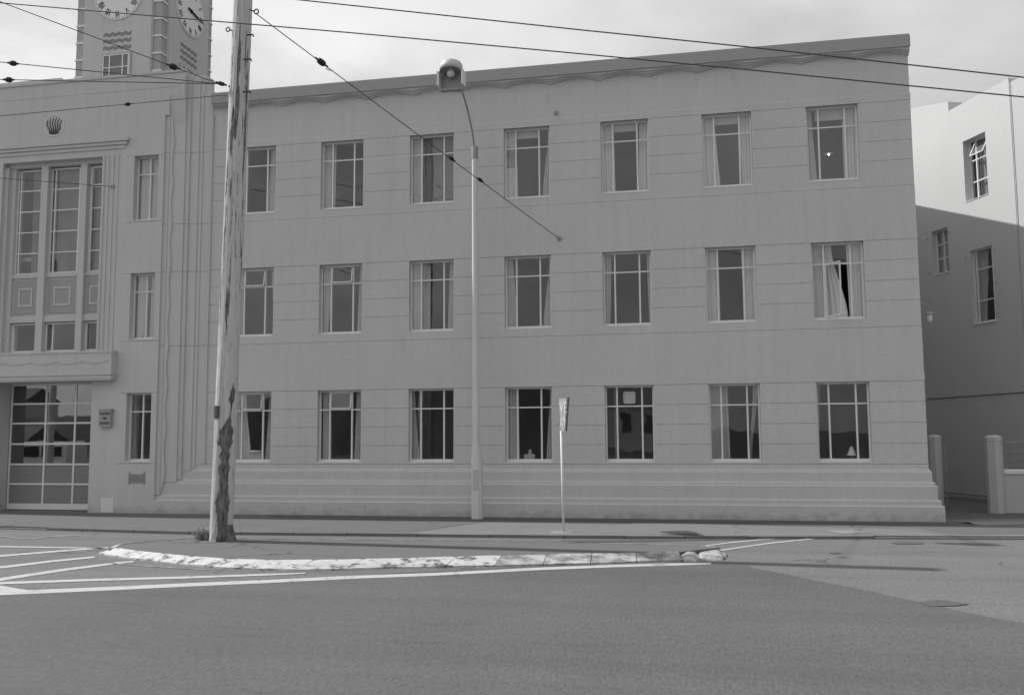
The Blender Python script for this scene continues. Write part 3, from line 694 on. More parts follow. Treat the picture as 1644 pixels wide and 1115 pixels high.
# emblem: ring with flame strokes
eb = MB(); ec = (-18.66, 11.42)
n = 40
for k in range(n):
    t0, t1 = 2*math.pi*k/n, 2*math.pi*(k+1)/n
    P = [(ec[0]+r*math.cos(t), -.295, ec[1]+r*math.sin(t)) for r, t in ((.34, t0), (.34, t1), (.31, t1), (.31, t0))]
    eb.prism(P, [(a, -.27, c) for a, b, c in P])
emb = eb.build('emblem', M_sill, FS)
fl = MB()
for k in range(6):
    bx = ec[0]-.17+.068*k; L_ = .30+.10*math.sin(math.pi*(k+.5)/6); pr = []
    lean = (k-2.5)*.02
    for j in range(13):
        t = j/12; z = ec[1]-.17+L_*t; xx = bx+lean*t*1.5+.022*math.sin(t*7+.5); wd = .021*(1-.5*t)
        pr.append((xx, z, wd))
    for (xa, za, wa), (xb, zb, wb) in zip(pr, pr[1:]):
        P = [(xa-wa, -.292, za), (xa+wa, -.292, za), (xb+wb, -.292, zb), (xb-wb, -.292, zb)]
        fl.prism(P, [(a, -.27, c) for a, b, c in P])
P = [(ec[0]+.17*math.cos(t), -.293, ec[1]-.22+.06*math.sin(t)) for t in [2*math.pi*k/20 for k in range(20)]]
fl.prism(P, [(a, -.27, c) for a, b, c in P])
fl.build('flame', M_inkdark, emb)
# caution sign box, wall vent, small plate
cs = MB().box(-16.73, -16.36, -.40, -.27, 2.43, 2.92).box(-16.75, -16.34, -.41, -.27, 2.90, 2.935)
cso = cs.build('caution_sign', mat('caution_box_paint', .34, .6, .08, 5), FS)
for s_, z, sz in (('CAUTION', 2.80, .088), ('FIRE', 2.67, .085), ('ENGINES', 2.53, .088)):
    text(s_, sz, Matrix.Translation((-16.545, -.404, z)) @ FRONT, M_inkdark, cso, sx=.86)
q = MB()
for k in range(5): q.box(-15.78, -15.33, -.30-.004*k % .01, -.27, .86+.05*k, .895+.05*k)
for x in (-15.80, -15.34): q.box(x, x+.05, -.295, -.27, .82, 1.15)
q.build('wall_vent', mat('vent_paint', .30, .7, .2, 8), FS)
MB().box(-16.65, -16.25, -.288, -.27, .02, .42).build('patch_plate', M_sill, FS)
# small fixings
q = MB()
q.lathe([(0, -.03), (.05, -.03), (.07, 0)], (-3.49, -.02, 7.31), 14, Vector((0, 1, 0))); q.lathe([(0, -.03), (.045, -.03), (.06, 0)], (-3.54, -.02, 10.75), 14, Vector((0, 1, 0)))
q.lathe([(0, -.03), (.05, -.03), (.07, 0)], tuple(fp(181, 301, -.29)), 14, Vector((0, 1, 0)))
q.build('wire_rosette', M_fascia, FS)
# yard lamp on the end wall
q = MB(); y = .7
z = 5.35
q.tube([(XR, y, z), (XR+.2, y, z+.02), (XR+.33, y, z-.02), (XR+.37, y, z-.12), (XR+.375, y, z-.22)], .014, 8)
q.lathe([(.01, .03), (.10, .0), (.13, -.03), (.05, -.03)], (XR+.375, y, z-.24), 16)
bl = q.build('yard_lamp', M_galv, FS, smooth=False)
MB().lathe([(.055, 0), (.065, -.05), (.06, -.16), (.03, -.2), (0, -.2)], (XR+.375, y, z-.27), 16).build('lamp_glass', M_white, bl, smooth=True)

# ------------------------------------------------------------------ clock tower
TX0, TX1, TY0 = -20.55, -17.30, 3.0; TS = TX1-TX0; TY1 = TY0+TS
tw = MB().box(TX0+.025, TX1-.025, TY0+.025, TY1-.025, 11.3, 19.6)
TW = tw.build('clock_tower', M_dark, FS)
tf = MB()
i_ = .36
tf.box(TX0+i_, TX1-i_, TY0-.05, TY0+.06, 11.4, 19.2); tf.box(TX0+i_, TX1-i_, TY1-.06, TY1+.05, 11.4, 19.2)
tf.box(TX1-.06, TX1+.05, TY0+i_, TY1-i_, 11.4, 19.2); tf.box(TX0-.05, TX0+.06, TY0+i_, TY1-i_, 11.4, 19.2)
for e_ in (.04,):                                    # slim second step at the edges of each face
    tf.box(TX0+i_-.04, TX0+i_, TY0-.02, TY0+.06, 11.4, 19.2); tf.box(TX1-i_, TX1-i_+.04, TY0-.02, TY0+.06, 11.4, 19.2)
    tf.box(TX1-.06, TX1+.02, TY0+i_-.04, TY0+i_, 11.4, 19.2); tf.box(TX1-.06, TX1+.02, TY1-i_, TY1-i_+.04, 11.4, 19.2)
tf.box(TX0-.12, TX1+.12, TY0-.12, TY1+.12, 19.2, 19.5); tf.box(TX0+.2, TX1-.2, TY0+.2, TY1-.2, 19.6, 20.2)
tf.build('tower_face', M_wall, TW)
z = 12.48
while z < 19:
    for sx, sy in ((0, 0), (1, 0), (0, 1), (1, 1)):
        xa, xb = (TX0-.004, TX0+i_-.041) if sx == 0 else (TX1-i_+.041, TX1+.004)
        ya, yb = (TY0-.004, TY0+i_-.041) if sy == 0 else (TY1-i_+.041, TY1+.004)
        MB().box(xa, xb, ya, yb, z, z+.055).build('corner_fin', M_light, TW)
    z += .605
def wavebands(M, w_, zs, name='wave_band'):
    for z in zs:
        q = MB(M); n = 36
        for k in range(n):
            ua, ub = -w_/2+w_*k/n, -w_/2+w_*(k+1)/n
            f_ = lambda u: z+.024*math.sin(2*math.pi*u/(w_/4.3))
            q.prism([(ua, 0, f_(ua)), (ub, 0, f_(ub)), (ub, 0, f_(ub)+.12), (ua, 0, f_(ua)+.12)], [(ua, .03, f_(ua)), (ub, .03, f_(ub)), (ub, .03, f_(ub)+.12), (ua, .03, f_(ua)+.12)])
        q.build(name, M_band, TW)
MF = Matrix.Translation((-18.92, TY0-.056, 0)); MR_ = Matrix.Translation((TX1+.056, (TY0+TY1)/2-.02, 0)) @ Matrix.Rotation(R(90), 4, 'Z')
wavebands(MF, 1.05, (15.63, 15.40, 15.16)); wavebands(MR_, 1.05, (15.63, 15.40, 15.16))
for M in (MF, MR_):
    # no opening: dark plate behind the glass paints the unlit room; shallow box frame
    M2 = M @ Matrix.Translation((0, -.05, 0))
    make_window(TW, M2, -.50, .50, 14.02, 14.98, .0, cols=(.27, .76), rows=(.52,), sill=False)
    q = MB(M2 @ Matrix.Translation((0, 0, 0))); q.box(-.55, -.505, -.012, .05, 13.98, 15.02); q.box(.505, .55, -.012, .05, 13.98, 15.02); q.box(-.505, .505, -.012, .05, 14.985, 15.02)
    q.build('window_surround', M_wall, TW)
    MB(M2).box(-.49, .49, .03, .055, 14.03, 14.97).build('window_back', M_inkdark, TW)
    # dial
    DZ = 17.09
    DM = M @ Matrix.Translation((0, 0, DZ))
    d = MB(DM); nn = 64
    Pd = [(.90*math.cos(2*math.pi*k/nn), -.03, .90*math.sin(2*math.pi*k/nn)) for k in range(nn)]
    d.prism(Pd, [(a, .02, c) for a, b, c in Pd]); dial = d.build('clock_dial', M_light, TW)
    q = MB(DM)
    for k in range(60):
        t = 2*math.pi*k/60; c, s_ = math.cos(t), math.sin(t)
        u_ = Vector((c, 0, s_)); v_ = Vector((-s_, 0, c)); hw = .010 if k % 5 else .018
        P = [u_*.835-v_*hw, u_*.835+v_*hw, u_*.87+v_*hw, u_*.87-v_*hw]
        q.prism([(p.x, -.036, p.z) for p in P], [(p.x, -.028, p.z) for p in P])
    q.build('minute_mark', M_inkdark, dial) if False else q.build('minute_mark', M_inkdark, TW)
    for h, s_ in enumerate(('XII','I','II','III','IIII','V','VI','VII','VIII','IX','X','XI')):
        t = -2*math.pi*h/12
        T = DM @ Matrix.Rotation(-t, 4, 'Y') @ Matrix.Translation((0, -.036, .69)) @ FRONT
        text(s_, .29, T, M_inkdark, TW, 'numeral', .004, .62)
    for L_, ang, wd in ((.88, 97, .045), (.60, 99, .075)):
        a = R(ang); dx, dzz = math.sin(a), math.cos(a); px_, pz_ = dzz, -dx
        q = MB(DM); P = [(-dx*.2-px_*wd*.5, -dzz*.2-pz_*wd*.5), (-dx*.2+px_*wd*.5, -dzz*.2+pz_*wd*.5), (dx*L_*.75+px_*wd*.6, dzz*L_*.75+pz_*wd*.6), (dx*L_, dzz*L_), (dx*L_*.75-px_*wd*.6, dzz*L_*.75-pz_*wd*.6)]
        q.prism([(x, -.07, z) for x, z in P], [(x, -.055, z) for x, z in P])
        q.lathe([(0, -.02), (.06, -.02), (.06, .03)], (0, -.06, 0), 14, Vector((0, 1, 0)))
        q.build('clock_hand', M_inkdark, TW)

# ------------------------------------------------------------------ neighbouring building on the right
SB = Vector((8.55, 6.9, 0)); ud = Vector((math.sin(R(22)), -math.cos(R(22)), 0)); vd = Vector((math.cos(R(22)), math.sin(R(22)), 0))
SM = Matrix(((ud.x, vd.x, 0, SB.x), (ud.y, vd.y, 0, SB.y), (0, 0, 1, 0), (0, 0, 0, 1)))
NB = thing('neighbour_building', 'plain rendered building beyond the alley, its upper wall in full sun', 'building', (12, 6, 0))
WS = [(-1.10, -.06, 9.91, 12.20), (-1.93, -1.10, 7.30, 8.80), (-.08, .93, 5.44, 7.78)]
up_ = [hit(x, y, SB, vd) for x, y in ((1545.4,229),(1581,213),(1550.8,327),(1587.4,312.8))]
ul = [((p-SB).dot(ud), p.z) for p in up_]
WS[0] = ((ul[0][0]+ul[2][0])/2, (ul[1][0]+ul[3][0])/2, (ul[2][1]+ul[3][1])/2, (ul[0][1]+ul[1][1])/2)
q = MB(SM)
U0, U1 = -9.0, 2.04
def sskin(u0, u1, z0, z1, v0, v1):
    hs = sorted(h for h in WS if h[2] < z1-1e-6 and h[3] > z0+1e-6)
    zs = sorted({z0, z1}|{min(max(h[2], z0), z1) for h in hs}|{min(max(h[3], z0), z1) for h in hs})
    for a, b in zip(zs, zs[1:]):
        x = u0
        for h in hs:
            if h[2] <= a+1e-6 and h[3] >= b-1e-6:
                if h[0] > x: q.box(x, h[0], v0, v1, a, b)
                x = max(x, h[1])
        if u1 > x: q.box(x, u1, v0, v1, a, b)
sskin(U0, U1, -.2, 12.50, 0, .35)
q.prism([(-.72, 0, 12.50), (U1, 0, 12.50), (U1, 0, 12.585), (-.72, 0, 12.56)], [(-.72, .3, 12.50), (U1, .3, 12.50), (U1, .3, 12.585), (-.72, .3, 12.56)])
q.prism([(U0, 0, 12.50), (-.74, 0, 12.50), (-.74, 0, 12.87), (-2.5, 0, 13.30), (U0, 0, 14.2)], [(U0, 1.2, 12.50), (-.74, 1.2, 12.50), (-.74, 1.2, 12.87), (-2.5, 1.2, 13.30), (U0, 1.2, 14.2)])
# wall turns slightly at the right-hand corner
M3 = SM @ Matrix.Translation((U1, 0, 0)) @ Matrix.Rotation(R(7), 4, 'Z')
q.M = M3; q.box(.001, 3.2, .0, .35, -.2, 12.45); q.box(2.85, 3.2, .36, 12, -.2, 12.45)
q.M = SM; q.box(U0, U0+.35, .36, 12, -.2, 12.4); q.box(U0, 4, 11.7, 12, -.2, 12.4); q.box(U0+.36, 4, .36, 11.6, 11.9, 12.1)
q.build('wall', M_side, NB)
q = MB(SM).box(U0+.4, 4, 3.0, 3.1, 0, 11.8); q.box(U0+.4, 3, .40, 2.95, 8.95, 9.10); q.box(U0+.4, 3, .40, 2.95, 4.95, 5.10); q.build('room_walls', M_room, NB)
make_window(NB, SM, *WS[0][:2], WS[0][2], WS[0][3], .22, cols=(.30, .92), rows=(.30, .66), curtains=[(.28,.94,.28,.94,3)], vents={(1,2): 26}, sill=True, sillv=-.02, skip=((0,2),), label='window whose top sash is pushed wide open')
make_window(NB, SM, *WS[1], .16, cols=(.5,), rows=(.35, .68), curtains=[(.1,.55,.1,.55,1)], sill=True, sillv=-.02)
make_window(NB, SM, *WS[2], .10, cols=(.14, .86), rows=(.30, .73), curtains=[(.0,.5,0,.3,2)], sill=True, sillv=-.03)
q = MB(SM)
pts = [(-2.6+4.6*k/14, -.012, 3.245+.012*k/14+.02*noise.noise(Vector((k*.7, 0, 0)))) for k in range(15)]
q.tube(pts, .012, 6); q.build('wall_cable', M_wire, NB)
q = MB(SM); q.tube([(-6, -.10, .22), (-2, -.10, .21), (2.6, -.10, .20)], .028, 8); q.box(-6, 2.3, -.18, -.0, -.1, .10); q.build('base_pipe', M_galv, NB)
q = MB(SM); q.tube([(U1+.02, -.03, 12.6), (U1+.02, -.03, 9.6), (U1+.02, -.03, 5)], .012, 6); q.build('wall_conduit', M_fascia, NB)
q = MB(SM)
for px, py in ((1488.8,385.6),(1491.8,440),(1524,374),(1551,416),(1597,402),(1554,466),(1599.5,454.6),(1555.6,514.7),(1602.6,505)):
    p = hit(px, py, SB, vd); u_ = (p-SB).dot(ud); q.box(u_-.022, u_+.022, -.02, .0, p.z-.022, p.z+.022)
q.build('wall_bolt', M_fascia, NB)
# yard ground between the buildings
tag(sheet('yard_ground', [(5.9, .6), (12.5, 2.6), (12, 14), (3, 20), (5.6, 8)], .004, M_soil), kind='structure', label='dark yard surface in the alley between the buildings')

# ------------------------------------------------------------------ gate posts, low wall, wire fence
def gate_post(x, y, r, h, label, sq):
    P = []
    c = .35
    for sx, sy in ((1, c), (c, 1), (-c, 1), (-1, c), (-1, -c), (-c, -1), (c, -1), (1, -c)): P.append((sx*r, sy*r))
    a = R(sq); P = [(x+px*math.cos(a)-py*math.sin(a), y+px*math.sin(a)+py*math.cos(a)) for px, py in P]
    def sc(k): return [(x+(px-x)*k, y+(py-y)*k) for px, py in P]
    b = MB(); lv = [(1.04, -.02), (1.0, .25), (1.0, h-.16), (1.05, h-.155), (1.05, h-.06), (.55, h-.0)]
    rings = [b.pts([(px, py, z) for px, py in sc(k)]) for k, z in lv]; n = len(P)
    for p, q in zip(rings, rings[1:]):
        for j in range(n): b.f.append((p+j, p+(j+1) % n, q+(j+1) % n, q+j))
    b.f.append(tuple(rings[-1]+j for j in range(n)))
    o = b.build('gate_post', M_concrete, None); o.location = (0, 0, 0)
    return tag(o, label, 'gate post', 'posts of the alley gateway')
gate_post(7.66, 2.68, .205, 2.04, 'pale chamfered concrete gate post at the end of the low wall, right of the alley', 12)
gate_post(6.50, 3.95, .165, 2.06, 'pale concrete gate post half hidden behind the corner of the long building', 8)
lw = thing('low_wall', 'low pale rendered wall with coping running right from the gate post', 'wall', (9, 2.8, 0))
MB().box(7.88, 16, 2.70, 2.92, -.1, 1.02).build('wall_panel', M_concrete, lw)
MB().prism([(7.88, 2.66, 1.02), (7.88, 2.96, 1.02), (7.88, 2.96, 1.09), (7.88, 2.81, 1.14), (7.88, 2.66, 1.09)], [(16, 2.66, 1.02), (16, 2.96, 1.02), (16, 2.96, 1.09), (16, 2.81, 1.14), (16, 2.66, 1.09)]).build('coping', M_sill, lw)
wf = thing('wire_fence', 'thin pipe frame with wire strands on top of the low wall', 'fence', (9, 2.8, 1.14))
q = MB()
for x in (7.98, 10.2, 12.4, 14.6): q.tube([(x, 2.81, 1.08), (x, 2.81, 1.86)], .014, 8)
q.build('fence_post', M_galv, wf)
q = MB(); q.tube([(7.98, 2.81, 1.85), (14.6, 2.81, 1.85)], .012, 8)
for z in (1.62, 1.42, 1.25): q.tube([(7.98+6.62*k/24, 2.81, z+.012*math.sin(k*1.1+z*9)) for k in range(25)], .005, 5)
q.build('wire_strand', M_galv, wf)
gt = MB(); gt.tube([(6.74, 3.88, .05), (6.74, 3.88, 1.72)], .016, 8); gt.tube([(6.60, 3.9, 1.55), (6.76, 3.88, 1.55)], .012, 6); gt.tube([(6.60, 3.9, .35), (6.76, 3.88, .35)], .012, 6)
tag(gt.build('gate_hinge_rod', M_galv), 'thin upright steel rod hung beside the left gate post', 'gate rod')

# ------------------------------------------------------------------ timber power pole
def timber_pole(base, topp, r0_, r1_, label, ground=RZ, feature=True, name='timber_pole'):
    t = thing(name, label, 'utility pole', base)
    bm = bmesh.new(); lay = bm.verts.layers.float_color.new('wear')
    NR, NA = 460 if feature else 60, 56 if feature else 16
    b, tp = Vector(base), Vector(topp); rings = []
    for i in range(NR+1):
        f = i/NR; z = (tp.z-b.z)*f; c = b.lerp(tp, f); r = r0_+(r1_-r0_)*f; ring = []
        for j in range(NA):
            a = 2*math.pi*j/NA; ca, sa = math.cos(a), math.sin(a)
            q = Vector((ca*2.2, sa*2.2, z*.35)); rr = r*(1+.05*noise.noise(q)+.035*noise.noise(Vector((ca*9, sa*9, z*.5))))
            tone = 0; white = 0
            if feature:
                # rotted hollow in the street side of the foot, ragged edge, tapering up to a tip
                sx = ca*.88+sa*.48; fr = ca*.48-sa*.88
                le = [(-9, -.5), (.3, -.45), (1.2, -.50), (2.2, -.38), (2.5, .10), (2.95, .50), (3.3, .62), (99, .7)]
                re = [(-9, .62), (.3, .60), (1.2, .52), (2.2, .62), (2.95, .68), (3.15, .60), (3.3, .55), (99, .5)]
                def it(T):
                    for (za, a_), (zb2, b_2) in zip(T, T[1:]):
                        if za <= z <= zb2: return a_+(b_2-a_)*(z-za)/(zb2-za)
                jag = .30*noise.noise(Vector((z*2.2, 5, 1)))+.16*noise.noise(Vector((z*8, 2, 1)))
                k = 0
                if fr > -.1 and z < 3.4: k = max(0, min(1, min(sx-it(le)+jag, it(re)-sx+jag*.7)/.10))
                rr *= 1-.13*k*(.6+.6*abs(noise.noise(Vector((ca*5, sa*5, z*1.5)))))
                tone = k
                if z < .35:
                    rr *= 1+.38*(1-z/.35)**1.5*max(0, sx)+.05*noise.noise(Vector((ca*4, sa*4, z*8)))
                    if sx > .45: tone = max(tone, min(1, (.42-z)*5))
                s1 = noise.noise(Vector((sx*3.2+3, fr*2, z*.55)))+.5*noise.noise(Vector((sx*9, fr*5, z*1.4)))
                if z > 4: tone = max(tone, max(0, min(.7, s1*1.5-.02)))
                if 7.9 < z < 9.5: tone = max(tone, max(0, min(1, (1-abs(sx+.15)*2.0+s1)*1.6))*min(1, (z-7.9)*2.5, (9.5-z)*2.5))
                tone = max(tone, .13+.25*max(0, noise.noise(Vector((sx*7, fr*5, z*1.1)))))
                white = .38-.75*(sx+.30)+.9*noise.noise(Vector((sx*6+9, fr*4, z*.7)))
                white = max(0, min(1, white))*(1 if z < 7.4 else max(.25, 1-(z-7.4)*.6))*(1-k)
            v = bm.verts.new(c+Vector((ca*rr, sa*rr, 0))); v[lay] = (tone, white, 0, 1); ring.append(v)
        rings.append(ring)
    for p, q in zip(rings, rings[1:]):
        for j in range(NA): bm.faces.new((p[j], p[(j+1) % NA], q[(j+1) % NA], q[j]))
    bm.faces.new(rings[-1]); me = bpy.data.meshes.new('pole_shaft'); bm.to_mesh(me); bm.free()
    for p in me.polygons: p.use_smooth = True
    me.materials.append(M_timber); o = bpy.data.objects.new('pole_shaft', me); C.objects.link(o); attach(o, t)
    return t
M_timber = bpy.data.materials.new('weathered_timber'); M_timber.use_nodes = True
t = M_timber.node_tree; b = t.nodes['Principled BSDF']; b.inputs['Roughness'].default_value = .85; b.inputs['Specular IOR Level'].default_value = .2
tc = t.nodes.new('ShaderNodeTexCoord'); mp = t.nodes.new('ShaderNodeMapping'); mp.inputs['Scale'].default_value = (1, 1, .06); t.links.new(tc.outputs['Object'], mp.inputs[0])
g1 = t.nodes.new('ShaderNodeTexNoise'); g1.inputs['Scale'].default_value = 26; g1.inputs['Detail'].default_value = 8; g1.inputs['Roughness'].default_value = .75; t.links.new(mp.outputs[0], g1.inputs['Vector'])
ra = t.nodes.new('ShaderNodeValToRGB'); E_ = ra.color_ramp.elements; E_[0].position = .33; E_[0].color = (.08,)*3+(1,); E_[1].position = .60; E_[1].color = (.62,)*3+(1,)
x_ = E_.new(.41); x_.color = (.54,)*3+(1,); t.links.new(g1.outputs[0], ra.inputs[0])
at_ = t.nodes.new('ShaderNodeAttribute'); at_.attribute_name = 'wear'; sp = t.nodes.new('ShaderNodeSeparateColor'); t.links.new(at_.outputs['Color'], sp.inputs[0])
mp3 = t.nodes.new('ShaderNodeMapping'); mp3.inputs['Scale'].default_value = (1, 1, .22); t.links.new(tc.outputs['Object'], mp3.inputs[0])
g3 = t.nodes.new('ShaderNodeTexNoise'); g3.inputs['Scale'].default_value = 14; g3.inputs['Detail'].default_value = 6; g3.inputs['Roughness'].default_value = .7; t.links.new(mp3.outputs[0], g3.inputs['Vector'])
def tm(op, a, b_, c_=None, cl=False):
    x = t.nodes.new('ShaderNodeMath'); x.operation = op; x.use_clamp = cl
    for i, v in enumerate((a, b_, c_)):
        if v is None: continue
        if isinstance(v, (int, float)): x.inputs[i].default_value = v
        else: t.links.new(v, x.inputs[i])
    return x.outputs[0]
wmask = tm('MULTIPLY_ADD', tm('ADD', tm('SUBTRACT', sp.outputs['Green'], .5), tm('MULTIPLY', tm('SUBTRACT', g3.outputs[0], .5), 2.6)), 5, .5, True)
dmask = tm('MULTIPLY_ADD', tm('ADD', tm('SUBTRACT', sp.outputs['Red'], .42), tm('MULTIPLY', tm('SUBTRACT', g3.outputs[0], .5), 1.4)), 5, .5, True)
m1 = t.nodes.new('ShaderNodeMix'); m1.data_type = 'RGBA'; m1.inputs[7].default_value = (.45, .45, .45, 1); t.links.new(wmask, m1.inputs[0]); t.links.new(ra.outputs[0], m1.inputs[6])
dk = t.nodes.new('ShaderNodeMix'); dk.data_type = 'RGBA'; dk.blend_type = 'MULTIPLY'; dk.inputs[7].default_value = (.22, .22, .22, 1); t.links.new(dmask, dk.inputs[0]); t.links.new(m1.outputs[2], dk.inputs[6])
rr_ = t.nodes.new('ShaderNodeValToRGB'); rr_.color_ramp.elements[0].position = .36; rr_.color_ramp.elements[0].color = (.07,)*3+(1,); rr_.color_ramp.elements[1].position = .66; rr_.color_ramp.elements[1].color = (.50,)*3+(1,)
g5 = t.nodes.new('ShaderNodeTexNoise'); g5.inputs['Scale'].default_value = 20; g5.inputs['Detail'].default_value = 7; g5.inputs['Roughness'].default_value = .75; t.links.new(mp3.outputs[0], g5.inputs['Vector'])
t.links.new(g5.outputs[0], rr_.inputs[0]); t.links.new(rr_.outputs[0], dk.inputs[7])
t.links.new(dk.outputs[2], b.inputs['Base Color'])
bp = t.nodes.new('ShaderNodeBump'); bp.inputs['Strength'].default_value = .8; bp.inputs['Distance'].default_value = .02; t.links.new(g1.outputs[0], bp.inputs['Height']); t.links.new(bp.outputs[0], b.inputs['Normal'])

pb = gp(354.5, 868.5, IZ); pt = fp(389.5, 12, pb.y+.15); k = 12.75/pt.z
PB = Vector((pb.x, pb.y, IZ-.02)); PT = PB+(pt-PB)*k
TP = timber_pole(PB, PT, .222, .19, 'leaning weathered timber pole with rotted foot and flaking white paint on the island')
def onpole(z): return PB.lerp(PT, (z-PB.z)/(PT.z-PB.z))
# dark band plate nailed to the shaft
q = MB(); c = onpole(hit(352, 663, PB, (0, 1, 0)).z); rr = .235; n = 10
for k in range(n):
    a0 = R(188+ (262-188)*k/n); a1 = R(188+(262-188)*(k+1)/n)
    P = [(c.x+rr*math.cos(a), c.y+rr*math.sin(a)) for a in (a0, a1)]
    Q = [(c.x+(rr-.03)*math.cos(a), c.y+(rr-.03)*math.sin(a)) for a in (a0, a1)]
    q.prism([(P[0][0], P[0][1], c.z-.125), (P[1][0], P[1][1], c.z-.125), (Q[1][0], Q[1][1], c.z-.125), (Q[0][0], Q[0][1], c.z-.125)],
            [(P[0][0], P[0][1], c.z+.125), (P[1][0], P[1][1], c.z+.125), (Q[1][0], Q[1][1], c.z+.125), (Q[0][0], Q[0][1], c.z+.125)])
q.build('dark_band', M_patch, TP)
# hooks and bolts
def pp(px, py): return hit(px, py, PB+Vector((0, .0, 0)), (0, 1, 0))
def hook(f): q = MB(); f(q); q.build('wire_hook', M_wire, TP)
h1 = pp(366, 49); h1b = pp(377, 52)
hook(lambda q: q.tube([h1b, h1.lerp(h1b, .3), h1+Vector((.045, 0, 0))]+[h1+Vector((.045*math.cos(a), 0, .045*math.sin(a))) for a in [2*math.pi*k/12 for k in range(13)]], .013, 6))
for px, py in ((404, 57), (399, 148), (400.5, 96)):
    c = pp(px, py); hook(lambda q: q.tube([c-Vector((.12, 0, 0)), c+Vector((.03, 0, -.008)), c+Vector((.045, 0, -.05))], .017, 6))
h2 = pp(408, 20); hook(lambda q: q.tube([pp(400, 17), h2]+[h2+Vector((-.05*math.cos(a)+.05, 0, .05*math.sin(a)-.01)) for a in [2*math.pi*k/12 for k in range(13)]], .014, 6))
hook(lambda q: q.tube([pp(378, 143), pp(368, 140)], .028, 6))
# weeds at the foot of the pole
wb = MB()
for cx_, n in ((322, 60), (334, 26)):
    c0 = gp(cx_, 867, IZ)
    for k in range(n):
        a = random.uniform(0, 2*math.pi); r_ = random.uniform(0, .13); h = random.uniform(.06, .24); ln = random.uniform(.02, .12); wd = random.uniform(.006, .016)
        p0 = c0+Vector((r_*math.cos(a), r_*math.sin(a), 0)); d = Vector((math.cos(a), math.sin(a), 0)); s_ = Vector((-d.y, d.x, 0))
        p1 = p0+d*ln*.4+Vector((0, 0, h*.7)); p2 = p0+d*ln+Vector((0, 0, h))
        wb.face([p0-s_*wd*.5, p0+s_*wd*.5, p1+s_*wd, p1-s_*wd]); wb.face([p1-s_*wd, p1+s_*wd, p2])
        for _ in range(2):
            c = p1.lerp(p2, random.random()); v = Vector((random.uniform(-1, 1), random.uniform(-1, 1), random.uniform(-.3, 1))).normalized()*.03; w2 = v.cross(Vector((0, 0, 1))).normalized()*.012
            wb.face([c-w2, c+v*.5-w2*1.5, c+v, c+v*.5+w2*1.5])
tag(wb.build('weed_tuft', M_leaf), 'small scraggy weed growing at the left foot of the timber pole', 'weed')

# ------------------------------------------------------------------ street lamp
LB = Vector((-5.58, -.75, 0))
SL = thing('street_lamp', 'tall concrete street lamp with thick foot, steel arm and drum shaped lamp head', 'street lamp', LB)
def octo(b, c0, lv):
    rings = [b.pts([(c0[0]+dx+r*math.cos(R(22.5+45*j)), c0[1]+r*math.sin(R(22.5+45*j)), z) for j in range(8)]) for z, r, dx in lv]
    for p, q in zip(rings, rings[1:]):
        for j in range(8): b.f.append((p+j, p+(j+1) % 8, q+(j+1) % 8, q+j))
    b.f.append(tuple(rings[-1]+j for j in range(8)))
b_ = MB(); octo(b_, (LB.x, LB.y), [(-.05, .155, .01), (1.42, .143, -.005), (1.95, .096, -.02), (9.45, .075, -.04)])
b_.build('lamp_post', mat('pale_concrete', .64, .9, .10, 1.2, .12, 40, .5, streak=.08), SL)
MB().tube([(LB.x-.04, LB.y, 9.40), (LB.x-.04, LB.y, 9.72)], .088, 14).build('collar', M_galv, SL)
MB().box(LB.x-.075, LB.x+.055, LB.y-.150, LB.y-.13, .75, 1.25).build('access_cover', M_concrete, SL)
hd = fp(724, 118, LB.y-2.45)
a0 = Vector((LB.x-.04, LB.y, 9.6)); a2 = fp(742, 143, LB.y-1.5)
P = []
for k in range(25):
    t_ = k/24; p = a0*(1-t_)**3+Vector((a0.x, a0.y-.30, a0.z+.75))*3*t_*(1-t_)**2+Vector((a0.x-.0, a0.y-1.3, hd.z+.05))*3*t_*t_*(1-t_)+Vector((hd.x, hd.y+.3, hd.z+.12))*t_**3
    P.append(p)
MB().tube(P, .024, 8).build('lamp_arm', M_galv, SL, smooth=True)
ax = Vector((0, .20, 1)).normalized()                 # head tips a little towards the street
b_ = MB().lathe([(.0, .25), (.18, .245), (.25, .225), (.272, .19), (.278, .10), (.280, .0), (.264, .0), (.258, .12), (.20, .20), (.0, .22)], hd, 32, ax)
head = b_.build('lamp_head', M_galv, SL, smooth=True); head.data.materials[0] = mat('lamp_head_paint', .55, .5, .12, 4)
q = MB().lathe([(.0, .24), (.035, .2), (.05, .12), (.10, .0), (.085, -.07), (0, -.10)], hd-ax*.02, 20, ax); q.build('bulb', mat('lamp_glass', .75, .15, spec=.6), SL, smooth=True)
for s_ in (-1, 1): MB().box(hd.x+s_*.30-.025, hd.x+s_*.30+.025, hd.y-.10, hd.y+.16, hd.z-.33, hd.z+.02).build('side_plate', M_white, SL)
MB().box(hd.x-.272, hd.x+.272, hd.y+.13, hd.y+.17, hd.z-.42, hd.z+.0).box(hd.x-.272, hd.x+.272, hd.y-.02, hd.y+.13, hd.z-.43, hd.z-.40).build('ballast_box', M_galv, SL)

# ------------------------------------------------------------------ give way sign
GB = gp(905, 855, 0)
GW = thing('give_way_sign', 'narrow folded give way sign seen nearly edge on atop a white post', 'road sign', GB)
tp = fp(901, 693, GB.y)
MB().tube([(GB.x, GB.y, -.02), (tp.x, GB.y, tp.z+.01)], .027, 12).build('post', M_post, GW, smooth=True)
MB().lathe([(.27, 0), (.24, .012), (.0, .016)], (GB.x-.03, GB.y, 0.0), 18).build('footing', M_path3, GW)
